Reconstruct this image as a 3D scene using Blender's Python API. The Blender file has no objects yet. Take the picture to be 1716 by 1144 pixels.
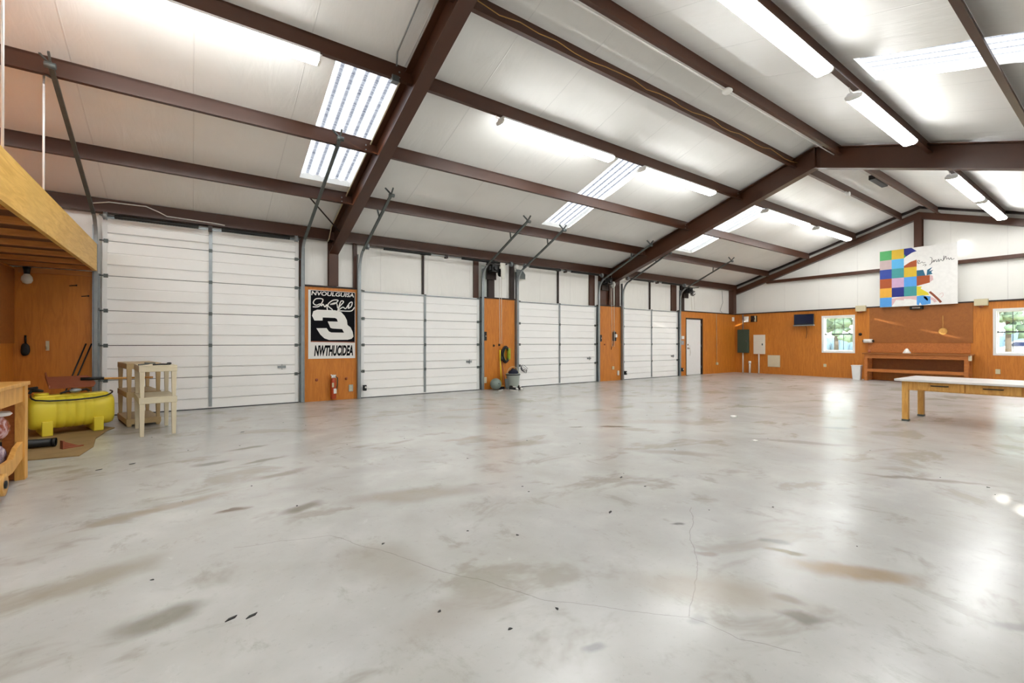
import bpy, bmesh, math, random
from mathutils import Vector, Matrix
random.seed(7)
SC = bpy.context.scene
COL = SC.collection
PI = math.pi

# ------------------------------------------------------------------ layout
D = 10.535            # face of the garage-door wall (Y)
XR = 19.38            # face of the far end wall (X)
XF = -6.3             # front end wall
YR = 4.38             # ridge
YW = -1.77            # side wall opposite the garage doors
ZE, SL = 3.769, 0.321
def ceil(y):
    return ZE + SL * (D - y) if y >= YR else ZE + SL * (D - YR) - SL * (YR - y)
F1, F2 = 2.55, 11.5   # the two rigid frames in view
PUR_L = [9.10, 7.61, 6.11, 4.83]
PUR_R = [3.93, 2.47, 1.08, -0.42]
SKY_X = [(1.57, 2.46), (7.2, 8.05), (12.75, 13.62)]

# ------------------------------------------------------------------ materials
def lin(c):
    c /= 255.0
    return c / 12.92 if c <= 0.04045 else ((c + 0.055) / 1.055) ** 2.4
def rgb(r, g, b):
    return (lin(r), lin(g), lin(b), 1.0)
class NT:
    def __init__(s, name):
        s.m = bpy.data.materials.new(name); s.m.use_nodes = True
        s.t = s.m.node_tree; s.t.nodes.clear()
        s.out = s.n('ShaderNodeOutputMaterial')
    def n(s, typ, **kw):
        x = s.t.nodes.new(typ)
        for k, v in kw.items(): setattr(x, k, v)
        return x
    def set(s, sock, v):
        if isinstance(v, bpy.types.NodeSocket): s.t.links.new(v, sock)
        else: sock.default_value = v
    def math(s, op, a, b=0.0, c=None, clamp=False):
        x = s.n('ShaderNodeMath', operation=op); x.use_clamp = clamp
        s.set(x.inputs[0], a); s.set(x.inputs[1], b)
        if c is not None: s.set(x.inputs[2], c)
        return x.outputs[0]
    def mix(s, f, a, b):
        x = s.n('ShaderNodeMix', data_type='RGBA')
        s.set(x.inputs[0], f); s.set(x.inputs[6], a); s.set(x.inputs[7], b)
        return x.outputs[2]
    def coord(s):
        return s.n('ShaderNodeTexCoord').outputs['Object']
    def mapped(s, v, scale):
        x = s.n('ShaderNodeMapping'); s.set(x.inputs['Vector'], v); x.inputs['Scale'].default_value = scale
        return x.outputs[0]
    def noise(s, v, scale, detail=4, rough=0.55, dist=0.0):
        x = s.n('ShaderNodeTexNoise'); s.set(x.inputs['Vector'], v)
        x.inputs['Scale'].default_value = scale; x.inputs['Detail'].default_value = detail
        x.inputs['Roughness'].default_value = rough; x.inputs['Distortion'].default_value = dist
        return x.outputs[0]
    def ramp(s, f, lo, hi):
        if lo > hi: return s.math('SUBTRACT', 1.0, s.ramp(f, hi, lo))
        x = s.n('ShaderNodeMapRange'); x.interpolation_type = 'SMOOTHSTEP'
        s.set(x.inputs[0], f); s.set(x.inputs[1], lo); s.set(x.inputs[2], hi)
        return x.outputs[0]
    def bsdf(s, color, rough=0.5, metal=0.0, spec=0.5, normal=None, emit=None, est=0.0, trans=0.0):
        b = s.n('ShaderNodeBsdfPrincipled')
        s.set(b.inputs['Base Color'], color); s.set(b.inputs['Roughness'], rough)
        b.inputs['Metallic'].default_value = metal; b.inputs['Specular IOR Level'].default_value = spec
        if trans: b.inputs['Transmission Weight'].default_value = trans
        if normal is not None: s.set(b.inputs['Normal'], normal)
        if emit is not None:
            b.inputs['Emission Color'].default_value = emit; b.inputs['Emission Strength'].default_value = est
        s.t.links.new(b.outputs[0], s.out.inputs[0])
        return b
    def bump(s, h, strength=0.2, dist=0.01):
        x = s.n('ShaderNodeBump'); s.set(x.inputs['Height'], h)
        x.inputs['Strength'].default_value = strength; x.inputs['Distance'].default_value = dist
        return x.outputs[0]
def flat(name, c, rough=0.5, metal=0.0, var=0.12, scale=6.0, spec=0.5):
    t = NT(name); v = t.coord(); f = t.noise(v, scale, 3)
    d = tuple(x * (1 - var) for x in c[:3]) + (1,); e = tuple(min(1, x * (1 + var)) for x in c[:3]) + (1,)
    t.bsdf(t.mix(f, d, e), rough, metal, spec); return t.m
def wood(name, c1, c2, grain=(14, 14, 1.2), rough=0.5, knots=0.35):
    t = NT(name); v = t.coord()
    g = t.noise(t.mapped(v, grain), 2.2, 6, 0.6, 1.2)
    b = t.noise(v, 1.1, 4)
    col = t.mix(t.ramp(g, 0.32, 0.7), c1, c2)
    dk = tuple(x * (1 - knots) for x in c1[:3]) + (1,)
    col = t.mix(t.math('MULTIPLY', t.ramp(b, 0.5, 0.78), 0.7), col, dk)
    t.bsdf(col, rough, normal=t.bump(g, 0.12, 0.004)); return t.m

M = {}
M['steel'] = flat('red_iron_paint', rgb(72, 39, 20), 0.4, 0.0, 0.2, 3.0)
M['steel_dark'] = flat('dark_iron_paint', rgb(38, 21, 14), 0.5, 0.0, 0.2, 3.0)
M['galv'] = flat('galvanised', rgb(150, 156, 158), 0.38, 0.7, 0.2, 9.0)
M['galv_dark'] = flat('weathered_galvanised', rgb(92, 98, 96), 0.45, 0.5, 0.25, 9.0)
M['black'] = flat('black_plastic', rgb(22, 22, 24), 0.4)
M['blackmetal'] = flat('black_metal', rgb(28, 27, 26), 0.4, 0.3)
M['white'] = flat('white_plastic', rgb(232, 230, 224), 0.4, 0, 0.04)
M['whitepaint'] = flat('white_enamel', rgb(238, 238, 236), 0.3, 0, 0.03)
M['door'] = flat('door_white', rgb(249, 248, 245), 0.36, 0, 0.035, 2.0)
M['doordark'] = flat('door_seal', rgb(60, 62, 66), 0.6)
M['beige'] = flat('beige_plastic', rgb(205, 194, 160), 0.5, 0, 0.06)
M['cream'] = flat('cream_resin', rgb(217, 205, 176), 0.5, 0, 0.08)
M['tan'] = flat('tan_resin', rgb(186, 160, 116), 0.5, 0, 0.12)
M['yellow'] = flat('yellow_poly', rgb(242, 220, 62), 0.38, 0, 0.08, 3.0)
M['green'] = flat('green_enamel', rgb(63, 84, 72), 0.45, 0, 0.1)
M['panelwhite'] = flat('panel_white', rgb(232, 228, 214), 0.4, 0, 0.04)
M['pvc'] = flat('pvc_white', rgb(222, 216, 205), 0.4, 0, 0.05)
M['cable_gold'] = flat('gold_cable', rgb(176, 132, 62), 0.5)
M['cardboard'] = flat('cardboard', rgb(150, 122, 78), 0.8, 0, 0.3, 5.0)
M['brownflat'] = flat('brown_painted_steel', rgb(150, 84, 56), 0.5, 0.2, 0.25, 8)
M['chrome'] = flat('chrome', rgb(215, 215, 215), 0.15, 0.95, 0.05)
M['red'] = flat('extinguisher_red', rgb(168, 62, 22), 0.35, 0, 0.1)
M['rubber'] = flat('rubber', rgb(30, 29, 28), 0.7)
M['bannerblack'] = flat('banner_black_ink', rgb(14, 14, 18), 0.8, spec=0.15)
M['gap'] = flat('shadow_gap_rubber', rgb(70, 70, 72), 0.8)
M['screen'] = flat('tv_screen', rgb(14, 24, 52), 0.12, 0, 0.05)
M['ballgrey'] = flat('grey_green_vinyl', rgb(118, 130, 122), 0.35, 0, 0.1)
M['bucket'] = flat('bucket_grey', rgb(176, 184, 176), 0.45, 0, 0.08)
M['olive'] = flat('lime_band', rgb(150, 168, 40), 0.5, 0, 0.1)
M['navy'] = flat('navy_cloth', rgb(28, 30, 48), 0.85, 0, 0.2, 12)
M['cloth'] = flat('white_cloth', rgb(228, 226, 216), 0.9, 0, 0.05)
M['bulb'] = flat('milky_glass', rgb(228, 222, 206), 0.25, 0, 0.03)
M['ground'] = flat('dry_grass', rgb(205, 198, 158), 0.9, 0, 0.18, 0.6)
M['leafy'] = flat('foliage', rgb(66, 84, 66), 0.8, 0, 0.35, 2.5)
M['hedge'] = flat('blue_green_hedge', rgb(58, 76, 86), 0.9, 0, 0.2, 1.0)
M['bark'] = flat('bark', rgb(58, 50, 42), 0.9, 0, 0.3, 8)
M['carblue'] = flat('car_blue', rgb(92, 122, 146), 0.25, 0.3, 0.05)
M['ply'] = wood('orange_plywood', rgb(206, 128, 44), rgb(188, 110, 33), (7, 7, 0.9), 0.42, 0.2)
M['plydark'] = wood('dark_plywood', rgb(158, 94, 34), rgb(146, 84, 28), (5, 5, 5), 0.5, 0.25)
M['benchwood'] = wood('bench_wood', rgb(196, 120, 54), rgb(172, 98, 40), (2, 10, 10), 0.5, 0.3)
M['pine'] = wood('yellow_pine', rgb(226, 172, 90), rgb(203, 145, 66), (10, 10, 1.4), 0.42, 0.25)
M['lvl'] = wood('loft_beam_wood', rgb(236, 192, 104), rgb(214, 164, 76), (9, 1.0, 9), 0.5, 0.18)
M['loftshade'] = wood('loft_gap_shade', rgb(112, 66, 30), rgb(92, 52, 22), (1.0, 6, 6), 0.7, 0.3)  # shade of the unlit loft gaps put into the wood colour
M['joist'] = wood('joist_wood', rgb(205, 134, 62), rgb(180, 108, 44), (1.0, 9, 9), 0.6, 0.2)
M['tabletop'] = flat('white_laminate', rgb(226, 222, 218), 0.3, 0, 0.06, 3)

# white vinyl insulation: seams every 1.22 m, faint wrinkles
def vinyl(name, c, axis, rough=0.42):
    t = NT(name); v = t.coord()
    sep = t.n('ShaderNodeSeparateXYZ'); t.set(sep.inputs[0], v)
    u = sep.outputs[axis]
    fr = t.math('FRACT', t.math('DIVIDE', u, 1.22))
    d = t.math('ABSOLUTE', t.math('SUBTRACT', fr, 0.5))
    seam = t.ramp(d, 0.490, 0.498)
    wr = t.noise(t.mapped(v, (3.0, 0.8, 0.8) if axis == 0 else (0.8, 3.0, 0.8)), 1.4, 4, 0.55, 0.6)
    h = t.math('ADD', t.math('MULTIPLY', seam, 0.35), wr)
    dirt = t.noise(v, 0.7, 4)
    c2 = tuple(x * 0.9 for x in c[:3]) + (1,)
    col = t.mix(t.math('MULTIPLY', t.ramp(dirt, 0.45, 0.75), 0.6), c, c2)
    sd = tuple(x * 0.82 for x in c[:3]) + (1,)
    col = t.mix(t.math('MULTIPLY', seam, 0.55), col, sd)
    t.bsdf(col, rough, normal=t.bump(h, 0.35, 0.03)); return t.m
M['vinyl_roof'] = vinyl('vinyl_ceiling', rgb(240, 239, 235), 0, 0.36)
M['vinyl_left'] = vinyl('vinyl_wall_long', rgb(240, 238, 232), 0)
M['vinyl_end'] = vinyl('vinyl_wall_end', rgb(240, 238, 232), 1)

# polished concrete with stains that have shapes of their own: (x, y, half length, half width, angle, colour, amount)
STAINS = [(-0.13, 2.66, .25, .15, 0.2, (128, 124, 112), .75), (5.25, 4.75, .34, .12, -0.7, (104, 95, 82), .8), (4.75, 5.05, .16, .07, -.5, (98, 88, 76), .8),
          (2.98, 1.30, .16, .06, -0.9, (112, 98, 66), .8), (3.06, 1.42, .12, .05, -.9, (100, 98, 94), .7), (3.02, .96, .42, .16, -0.95, (150, 128, 98), .8),
          (0.71, 3.8, .26, .12, 0.4, (120, 113, 102), .75), (0.17, 5.77, .26, .1, 0.3, (126, 122, 116), .7), (0.55, 6.35, .34, .08, 0.2, (118, 112, 100), .7),
          (0.62, 5.6, .35, .08, 0.25, (124, 116, 106), .65), (0.7, 4.9, .4, .12, .3, (130, 122, 110), .6), (0.25, 4.05, .15, .05, .2, (112, 96, 82), .7),
          (2.3, .96, .13, .06, -.9, (110, 106, 100), .7), (2.42, 1.05, .1, .07, -.8, (120, 116, 108), .6), (1.38, 1.37, .09, .05, -.3, (128, 130, 130), .6),
          (2.79, 1.95, .07, .035, -.6, (112, 112, 110), .8), (1.5, 3.6, .8, .25, -.3, (150, 142, 130), .6), (-0.5, 3.3, .5, .22, .4, (150, 142, 126), .6),
          (-0.2, 4.4, .7, .12, .35, (152, 142, 126), .6), (0.9, 2.6, .3, .5, .3, (156, 150, 140), .5), (2.2, 1.3, .6, .25, -.9, (160, 150, 134), .6),
          (4.6, 3.2, .7, .16, -.9, (150, 144, 134), .6), (3.5, 4.6, .4, .2, -.2, (146, 136, 122), .5), (6.4, 2.6, .8, .15, -1.0, (142, 136, 132), .6),
          (3.0, 5.3, .5, .12, 0.1, (150, 134, 118), .5), (7.9, 2.75, .3, .14, -.8, (118, 124, 130), .5), (5.6, 1.25, .7, .08, -1.0, (120, 108, 100), .55),
          (3.05, .34, .12, .06, -.9, (140, 138, 136), .6), (1.05, 1.9, .5, .2, 0, (164, 158, 150), .5), (6.2, 4.6, .9, .3, -.6, (156, 148, 140), .5),
          (2.55, 1.6, .1, .05, -.8, (140, 130, 120), .6), (1.9, 1.2, .08, .05, 0, (150, 150, 146), .6), (8.4, 6.0, 1.1, .12, -.5, (146, 136, 126), .5), (4.3, 7.6, 1.0, .12, -.2, (156, 136, 116), .5)]
CRACKS = [((1.34, 1.91), (1.47, 1.72)), ((1.47, 1.72), (1.66, 1.49)), ((1.66, 1.49), (1.89, 1.25)), ((1.89, 1.25), (1.93, 1.03)), ((1.93, 1.03), (2.06, .85)),
          ((1.9, 1.25), (2.12, 1.36)), ((2.12, 1.36), (2.68, 1.75)), ((2.68, 1.75), (3.17, 2.07)), ((.2, 3.3), (.75, 3.15)), ((.75, 3.15), (1.34, 1.91))]
def concrete():
    t = NT('polished_concrete'); v = t.coord()
    warp = t.n('ShaderNodeTexNoise'); t.set(warp.inputs[0], v); warp.inputs['Scale'].default_value = 3.2; warp.inputs['Detail'].default_value = 4
    wv = t.n('ShaderNodeVectorMath', operation='SUBTRACT'); t.set(wv.inputs[0], warp.outputs[1]); wv.inputs[1].default_value = (.5, .5, .5)
    ws = t.n('ShaderNodeVectorMath', operation='SCALE'); t.set(ws.inputs[0], wv.outputs[0]); ws.inputs['Scale'].default_value = 0.22
    pv = t.n('ShaderNodeVectorMath', operation='ADD'); t.set(pv.inputs[0], v); t.set(pv.inputs[1], ws.outputs[0])
    big = t.noise(v, 0.55, 6, 0.6, 0.8); mid = t.noise(v, 2.0, 5, 0.55, 0.2); fine = t.noise(v, 26, 5, 0.6)
    col = t.mix(t.ramp(big, 0.25, 0.75), rgb(175, 174, 171), rgb(192, 191, 187))
    col = t.mix(t.math('MULTIPLY', t.ramp(mid, 0.40, 0.85), 0.45), col, rgb(158, 156, 144))
    col = t.mix(t.math('MULTIPLY', t.ramp(mid, 0.50, 0.20), 0.35), col, rgb(212, 212, 208))
    pat = t.noise(t.mapped(v, (1.0, 1.5, 1)), 1.05, 5, 0.6, 0.5)
    col = t.mix(t.math('MULTIPLY', t.ramp(pat, 0.545, 0.65), 0.62), col, rgb(147, 141, 128))
    col = t.mix(t.math('MULTIPLY', t.ramp(fine, 0.58, 0.74), 0.22), col, rgb(140, 136, 128))
    pat2 = t.noise(t.mapped(v, (1.6, 1.0, 1)), 2.6, 7, 0.7, 0.3)
    col = t.mix(t.math('MULTIPLY', t.ramp(pat2, 0.55, 0.70), 0.5), col, rgb(148, 146, 133))
    col = t.mix(t.math('MULTIPLY', t.ramp(pat2, 0.36, 0.24), 0.5), col, rgb(214, 215, 213))
    spk = t.noise(v, 75, 2, 0.5)
    col = t.mix(t.math('MULTIPLY', t.ramp(spk, 0.70, 0.78), 0.35), col, rgb(110, 106, 100))
    rgh = t.math('ADD', 0.215, t.math('MULTIPLY', mid, 0.05))
    sm = t.math('ADD', 0.75, t.math('MULTIPLY', mid, 0.8))
    for (x, y, a, b, an, c, amt) in STAINS:
        mp = t.n('ShaderNodeMapping', vector_type='TEXTURE'); t.set(mp.inputs['Vector'], pv.outputs[0])
        mp.inputs['Location'].default_value = (x, y, 0); mp.inputs['Rotation'].default_value = (0, 0, an); mp.inputs['Scale'].default_value = (a * .8, b * .8, 1000)
        ln = t.n('ShaderNodeVectorMath', operation='LENGTH'); t.set(ln.inputs[0], mp.outputs[0])
        f = t.math('MULTIPLY', t.ramp(ln.outputs[1], 1.2, 0.35), t.math('MULTIPLY', sm, amt), clamp=True)
        col = t.mix(f, col, rgb(*c))
    ww = t.n('ShaderNodeVectorMath', operation='SCALE'); t.set(ww.inputs[0], wv.outputs[0]); ww.inputs['Scale'].default_value = 0.10
    pc = t.n('ShaderNodeVectorMath', operation='ADD'); t.set(pc.inputs[0], v); t.set(pc.inputs[1], ww.outputs[0])
    sc = t.n('ShaderNodeSeparateXYZ'); t.set(sc.inputs[0], pc.outputs[0]); qx, qy = sc.outputs[0], sc.outputs[1]
    mind = None
    for (x0, y0), (x1, y1) in CRACKS:
        ex, ey = x1 - x0, y1 - y0; L2 = ex * ex + ey * ey
        ax = t.math('SUBTRACT', qx, x0); ay = t.math('SUBTRACT', qy, y0)
        h = t.math('DIVIDE', t.math('ADD', t.math('MULTIPLY', ax, ex), t.math('MULTIPLY', ay, ey)), L2, clamp=True)
        bx = t.math('SUBTRACT', ax, t.math('MULTIPLY', h, ex)); by = t.math('SUBTRACT', ay, t.math('MULTIPLY', h, ey))
        d = t.math('SQRT', t.math('ADD', t.math('MULTIPLY', bx, bx), t.math('MULTIPLY', by, by)))
        mind = d if mind is None else t.math('MINIMUM', mind, d)
    col = t.mix(t.math('MULTIPLY', t.ramp(mind, 0.0035, 0.0012), 0.45), col, rgb(110, 106, 98))
    t.bsdf(col, rgh, spec=0.42); return t.m
M['concrete'] = concrete()

def tube_mat():
    t = NT('lit_diffuser'); t.bsdf(rgb(250, 250, 250), 0.4, emit=(0.97, 0.985, 0.98, 1), est=LAMP); return t.m
LAMP = 29.0
M['lamp'] = tube_mat()
def spot_mat():
    t = NT('glow_spot_white'); t.bsdf(rgb(250, 250, 250), 0.4, emit=(1, 1, 1, 1), est=8.0); return t.m
M['glowspot'] = spot_mat()
def glass():
    t = NT('window_glass'); a = t.n('ShaderNodeBsdfTransparent'); b = t.n('ShaderNodeBsdfGlossy'); b.inputs['Roughness'].default_value = 0.03
    a.inputs[0].default_value = (.95, .97, .97, 1)
    m = t.n('ShaderNodeMixShader'); m.inputs[0].default_value = 0.07
    t.t.links.new(a.outputs[0], m.inputs[1]); t.t.links.new(b.outputs[0], m.inputs[2]); t.t.links.new(m.outputs[0], t.out.inputs[0]); return t.m
M['glass'] = glass()
def fibre():
    t = NT('fibreglass_skylight'); v = t.coord()
    sep = t.n('ShaderNodeSeparateXYZ'); t.set(sep.inputs[0], v)
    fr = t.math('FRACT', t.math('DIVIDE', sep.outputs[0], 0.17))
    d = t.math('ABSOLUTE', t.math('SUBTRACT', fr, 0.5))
    grime_shade = t.noise(t.mapped(v, (1, 9, 1)), 6, 4)
    f = t.math('MULTIPLY', t.ramp(d, 0.16, 0.42), t.math('ADD', 0.55, t.math('MULTIPLY', grime_shade, 0.7)), clamp=True)  # corrugation shading and rib dirt both painted in as dark stripes
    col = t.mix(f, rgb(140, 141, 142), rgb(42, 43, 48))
    a = t.n('ShaderNodeBsdfTranslucent'); t.set(a.inputs[0], col)
    b = t.n('ShaderNodeBsdfDiffuse'); t.set(b.inputs[0], col)
    m = t.n('ShaderNodeMixShader'); m.inputs[0].default_value = 0.25
    t.t.links.new(a.outputs[0], m.inputs[1]); t.t.links.new(b.outputs[0], m.inputs[2]); t.t.links.new(m.outputs[0], t.out.inputs[0]); return t.m
M['fibre'] = fibre()
def wrapmat():
    t = NT('plastic_wrap'); v = t.coord(); n = t.noise(v, 9, 4, .6, 1.0)
    col = t.mix(t.ramp(n, .42, .58), rgb(150, 70, 44), rgb(206, 168, 168))
    t.bsdf(col, 0.22, normal=t.bump(n, .6, .02)); return t.m
M['wrapred'] = wrapmat()
def wrapmat2():
    t = NT('pale_plastic_wrap'); v = t.coord(); n = t.noise(v, 9, 4, .6, 1.0)
    col = t.mix(t.ramp(n, .4, .6), rgb(120, 100, 122), rgb(214, 196, 202))
    t.bsdf(col, 0.22, normal=t.bump(n, .6, .02)); return t.m
M['wrappale'] = wrapmat2()
PAINT = {k: flat('paint_' + k, rgb(*c), 0.6, 0, 0.1, 9) for k, c in dict(green=(78, 166, 96), yellow=(214, 178, 44), pinkgrey=(190, 168, 166), sky=(88, 176, 224), blue=(40, 66, 152), teal=(64, 150, 150), rust=(164, 76, 26),
         lilac=(200, 164, 196), orange=(226, 168, 58), navy=(24, 36, 124), azure=(82, 156, 224), petrol=(36, 98, 128), lemon=(222, 204, 46), white=(236, 234, 230), pink=(222, 186, 186), ink=(52, 52, 54), brown=(140, 70, 40)).items()}

# ------------------------------------------------------------------ mesh helpers
class MB:
    def __init__(s): s.b = bmesh.new()
    def box(s, x0, x1, y0, y1, z0, z1, mat=None, mi=0):
        vs = [Vector((x, y, z)) for x in (x0, x1) for y in (y0, y1) for z in (z0, z1)]
        if mat is not None: vs = [mat @ v for v in vs]
        v = [s.b.verts.new(p) for p in vs]
        for f in ((0, 1, 3, 2), (4, 6, 7, 5), (0, 4, 5, 1), (2, 3, 7, 6), (0, 2, 6, 4), (1, 5, 7, 3)):
            fc = s.b.faces.new([v[i] for i in f]); fc.material_index = mi
        return s
    def ring(s, rings, cap=True, close=True, smooth=True, mi=0):
        R = [[s.b.verts.new(p) for p in r] for r in rings]
        n = len(R[0])
        for a, b in zip(R, R[1:]):
            for i in range(n if close else n - 1):
                f = s.b.faces.new((a[i], a[(i + 1) % n], b[(i + 1) % n], b[i])); f.smooth = smooth; f.material_index = mi
        if cap:
            f = s.b.faces.new(R[0][::-1]); f.material_index = mi
            f = s.b.faces.new(R[-1]); f.material_index = mi
        return s
    def cyl(s, p0, p1, r, r1=None, n=14, smooth=True):
        return s.tube([p0, p1], r, n, r1, smooth)
    def tube(s, pts, r, n=8, r1=None, smooth=True):
        pts = [Vector(p) for p in pts]; rings = []
        up = None
        for i, p in enumerate(pts):
            d = (pts[min(i + 1, len(pts) - 1)] - pts[max(i - 1, 0)]).normalized()
            if up is None:
                up = Vector((0, 0, 1)) if abs(d.z) < 0.9 else Vector((1, 0, 0))
            a = d.cross(up).normalized(); b = a.cross(d).normalized(); up = b
            rr = r if r1 is None else r + (r1 - r) * i / (len(pts) - 1)
            rings.append([p + (a * math.cos(2 * PI * k / n) + b * math.sin(2 * PI * k / n)) * rr for k in range(n)])
        return s.ring(rings, smooth=smooth)
    def sweep(s, pts, w, h, side=(1, 0, 0)):
        """rectangle w (along side) by h swept along pts"""
        side = Vector(side).normalized(); pts = [Vector(p) for p in pts]; rings = []
        for i, p in enumerate(pts):
            d = (pts[min(i + 1, len(pts) - 1)] - pts[max(i - 1, 0)]).normalized(); nrm = side.cross(d).normalized()
            rings.append([p + side * (w / 2 * a) + nrm * (h / 2 * b) for a, b in ((-1, -1), (1, -1), (1, 1), (-1, 1))])
        return s.ring(rings, smooth=False)
    def lathe(s, prof, axis='z', o=(0, 0, 0), n=24, cap=True, smooth=True, loop=False):
        o = Vector(o); rings = []
        if loop: prof = list(prof) + [prof[0]]; cap = False
        for r, h in prof:
            r = max(r, 1e-4); L = []
            for k in range(n):
                c, q = math.cos(2 * PI * k / n) * r, math.sin(2 * PI * k / n) * r
                L.append(o + Vector({'z': (c, q, h), 'x': (h, c, q), 'y': (q, h, c)}[axis]))
            rings.append(L)
        return s.ring(rings, cap=cap, smooth=smooth)
    def poly(s, pts, thick, mi=0):
        """polygon in local XZ at y, extruded towards -y by thick; pts (x,z), base y given in pts[2] or 0"""
        return s.prism([(x, 0, z) for x, z in pts], (0, -thick, 0), mi)
    def prism(s, pts, off, mi=0):
        off = Vector(off); a = [s.b.verts.new(Vector(p)) for p in pts]; b = [s.b.verts.new(Vector(p) + off) for p in pts]
        n = len(a)
        s.b.faces.new(a).material_index = mi; s.b.faces.new(b[::-1]).material_index = mi
        for i in range(n): s.b.faces.new((a[i], b[i], b[(i + 1) % n], a[(i + 1) % n])).material_index = mi
        return s
    def blob(s, c, r, sq=(1, 1, 1), seed=0, amp=0.15, n=14, m=9):
        rnd = random.Random(seed); ph = [rnd.uniform(0, 6.28) for _ in range(6)]
        rings = []
        for j in range(m + 1):
            th = PI * j / m; L = []
            for k in range(n):
                a = 2 * PI * k / n
                w = 1 + amp * (math.sin(3 * a + ph[0] + 2 * th) + math.sin(5 * a + ph[1] - 3 * th) + math.sin(4 * th + ph[2])) / 2
                st = max(math.sin(th), 1e-3)
                L.append(Vector(c) + Vector((math.cos(a) * st * sq[0], math.sin(a) * st * sq[1], math.cos(th) * sq[2])) * r * w)
            rings.append(L)
        return s.ring(rings)
    def xf(s, m):
        bmesh.ops.transform(s.b, matrix=m, verts=s.b.verts); return s
def link(name, mb, mats, parent=None, bevel=0.0, loc=None, rz=0.0):
    me = bpy.data.meshes.new(name)
    bmesh.ops.recalc_face_normals(mb.b, faces=mb.b.faces)
    mb.b.to_mesh(me); mb.b.free()
    for m in (mats if isinstance(mats, (list, tuple)) else [mats]): me.materials.append(M[m] if isinstance(m, str) else m)
    o = bpy.data.objects.new(name, me); COL.objects.link(o)
    if parent is not None: o.parent = parent
    if loc is not None: o.location = loc; o.rotation_euler = (0, 0, rz)
    if bevel:
        bv = o.modifiers.new('soft_edges', 'BEVEL'); bv.width = bevel; bv.segments = 2; bv.limit_method = 'ANGLE'; bv.angle_limit = math.radians(40)
    return o
def tag(o, label, cat, group=None, kind=None):
    o['label'] = label; o['category'] = cat
    if group: o['group'] = group
    if kind: o['kind'] = kind
    return o
def thing(name, label, cat, loc=(0, 0, 0), rz=0.0, group=None, kind=None):
    o = bpy.data.objects.new(name, None); COL.objects.link(o); o.location = loc; o.rotation_euler = (0, 0, rz)
    o.empty_display_size = 0.1
    return tag(o, label, cat, group, kind)
def solo(name, mb, mats, label, cat, loc=(0, 0, 0), rz=0.0, group=None, kind=None, bevel=0.0):
    return tag(link(name, mb, mats, None, bevel, loc, rz), label, cat, group, kind)
def part(name, mb, mats, parent, bevel=0.0):
    return link(name, mb, mats, parent, bevel)
def dup(root, loc, label=None, rz=None):
    r = root.copy(); COL.objects.link(r); r.location = loc
    if rz is not None: r.rotation_euler = (0, 0, rz)
    if label: r['label'] = label
    for ch in list(root.children):
        c = ch.copy(); COL.objects.link(c); c.parent = r
        for g in ch.children:
            d = g.copy(); COL.objects.link(d); d.parent = c
    return r
def lettering(name, txt, x0, x1, z0, z1, mat, parent, y=-0.004, shear=0.0, bold=0.0):
    cu = bpy.data.curves.new('lettering_curve', 'FONT'); cu.body = txt; cu.extrude = 0.0008; cu.shear = shear; cu.offset = bold; cu.resolution_u = 4
    ob = bpy.data.objects.new('lettering_curve', cu); COL.objects.link(ob)
    bpy.context.view_layer.update()
    me = bpy.data.meshes.new_from_object(ob.evaluated_get(bpy.context.evaluated_depsgraph_get()))
    bpy.data.objects.remove(ob); bpy.data.curves.remove(cu)
    xs = [v.co.x for v in me.vertices]; ys = [v.co.y for v in me.vertices]
    a, b, c, d = min(xs), max(xs), min(ys), max(ys)
    for v in me.vertices:
        v.co = Vector((x0 + (v.co.x - a) / (b - a) * (x1 - x0), y - v.co.z, z0 + (v.co.y - c) / (d - c) * (z1 - z0)))
    me.name = name; me.materials.append(M[mat] if isinstance(mat, str) else mat)
    o = bpy.data.objects.new(name, me); COL.objects.link(o); o.parent = parent
    return o
def stroke(mb, pts, w, y=-0.004, th=0.0015, mi=0):
    """flat brush stroke through (x,z) points, width w, on the plane y"""
    P = [Vector((p[0], 0, p[1])) for p in pts]; Q = []
    for i in range(len(P) - 1):
        p0 = P[max(i - 1, 0)]; p1 = P[i]; p2 = P[i + 1]; p3 = P[min(i + 2, len(P) - 1)]
        for k in range(5):
            u = k / 5
            Q.append(0.5 * ((2 * p1) + (p2 - p0) * u + (2 * p0 - 5 * p1 + 4 * p2 - p3) * u * u + (3 * p1 - p0 - 3 * p2 + p3) * u ** 3))
    Q.append(P[-1]); rings = []
    for i, p in enumerate(Q):
        d = Q[min(i + 1, len(Q) - 1)] - Q[max(i - 1, 0)]
        if d.length < 1e-6: d = Vector((1, 0, 0))
        nrm = Vector((d.z, 0, -d.x)).normalized() * w / 2
        rings.append([p + nrm + Vector((0, y, 0)), p - nrm + Vector((0, y, 0)), p - nrm + Vector((0, y - th, 0)), p + nrm + Vector((0, y - th, 0))])
    mb.ring(rings, smooth=False, mi=mi)

RZL, RZR = 0.0, -PI / 2     # items facing out of the garage-door wall / the far end wall

# ================================================================== SETTING
solo('floor', MB().box(XF, XR + .1, YW, D + .12, -.2, 0), 'concrete', 'grey polished concrete floor with brown and grey stains', 'floor', kind='structure')

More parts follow.
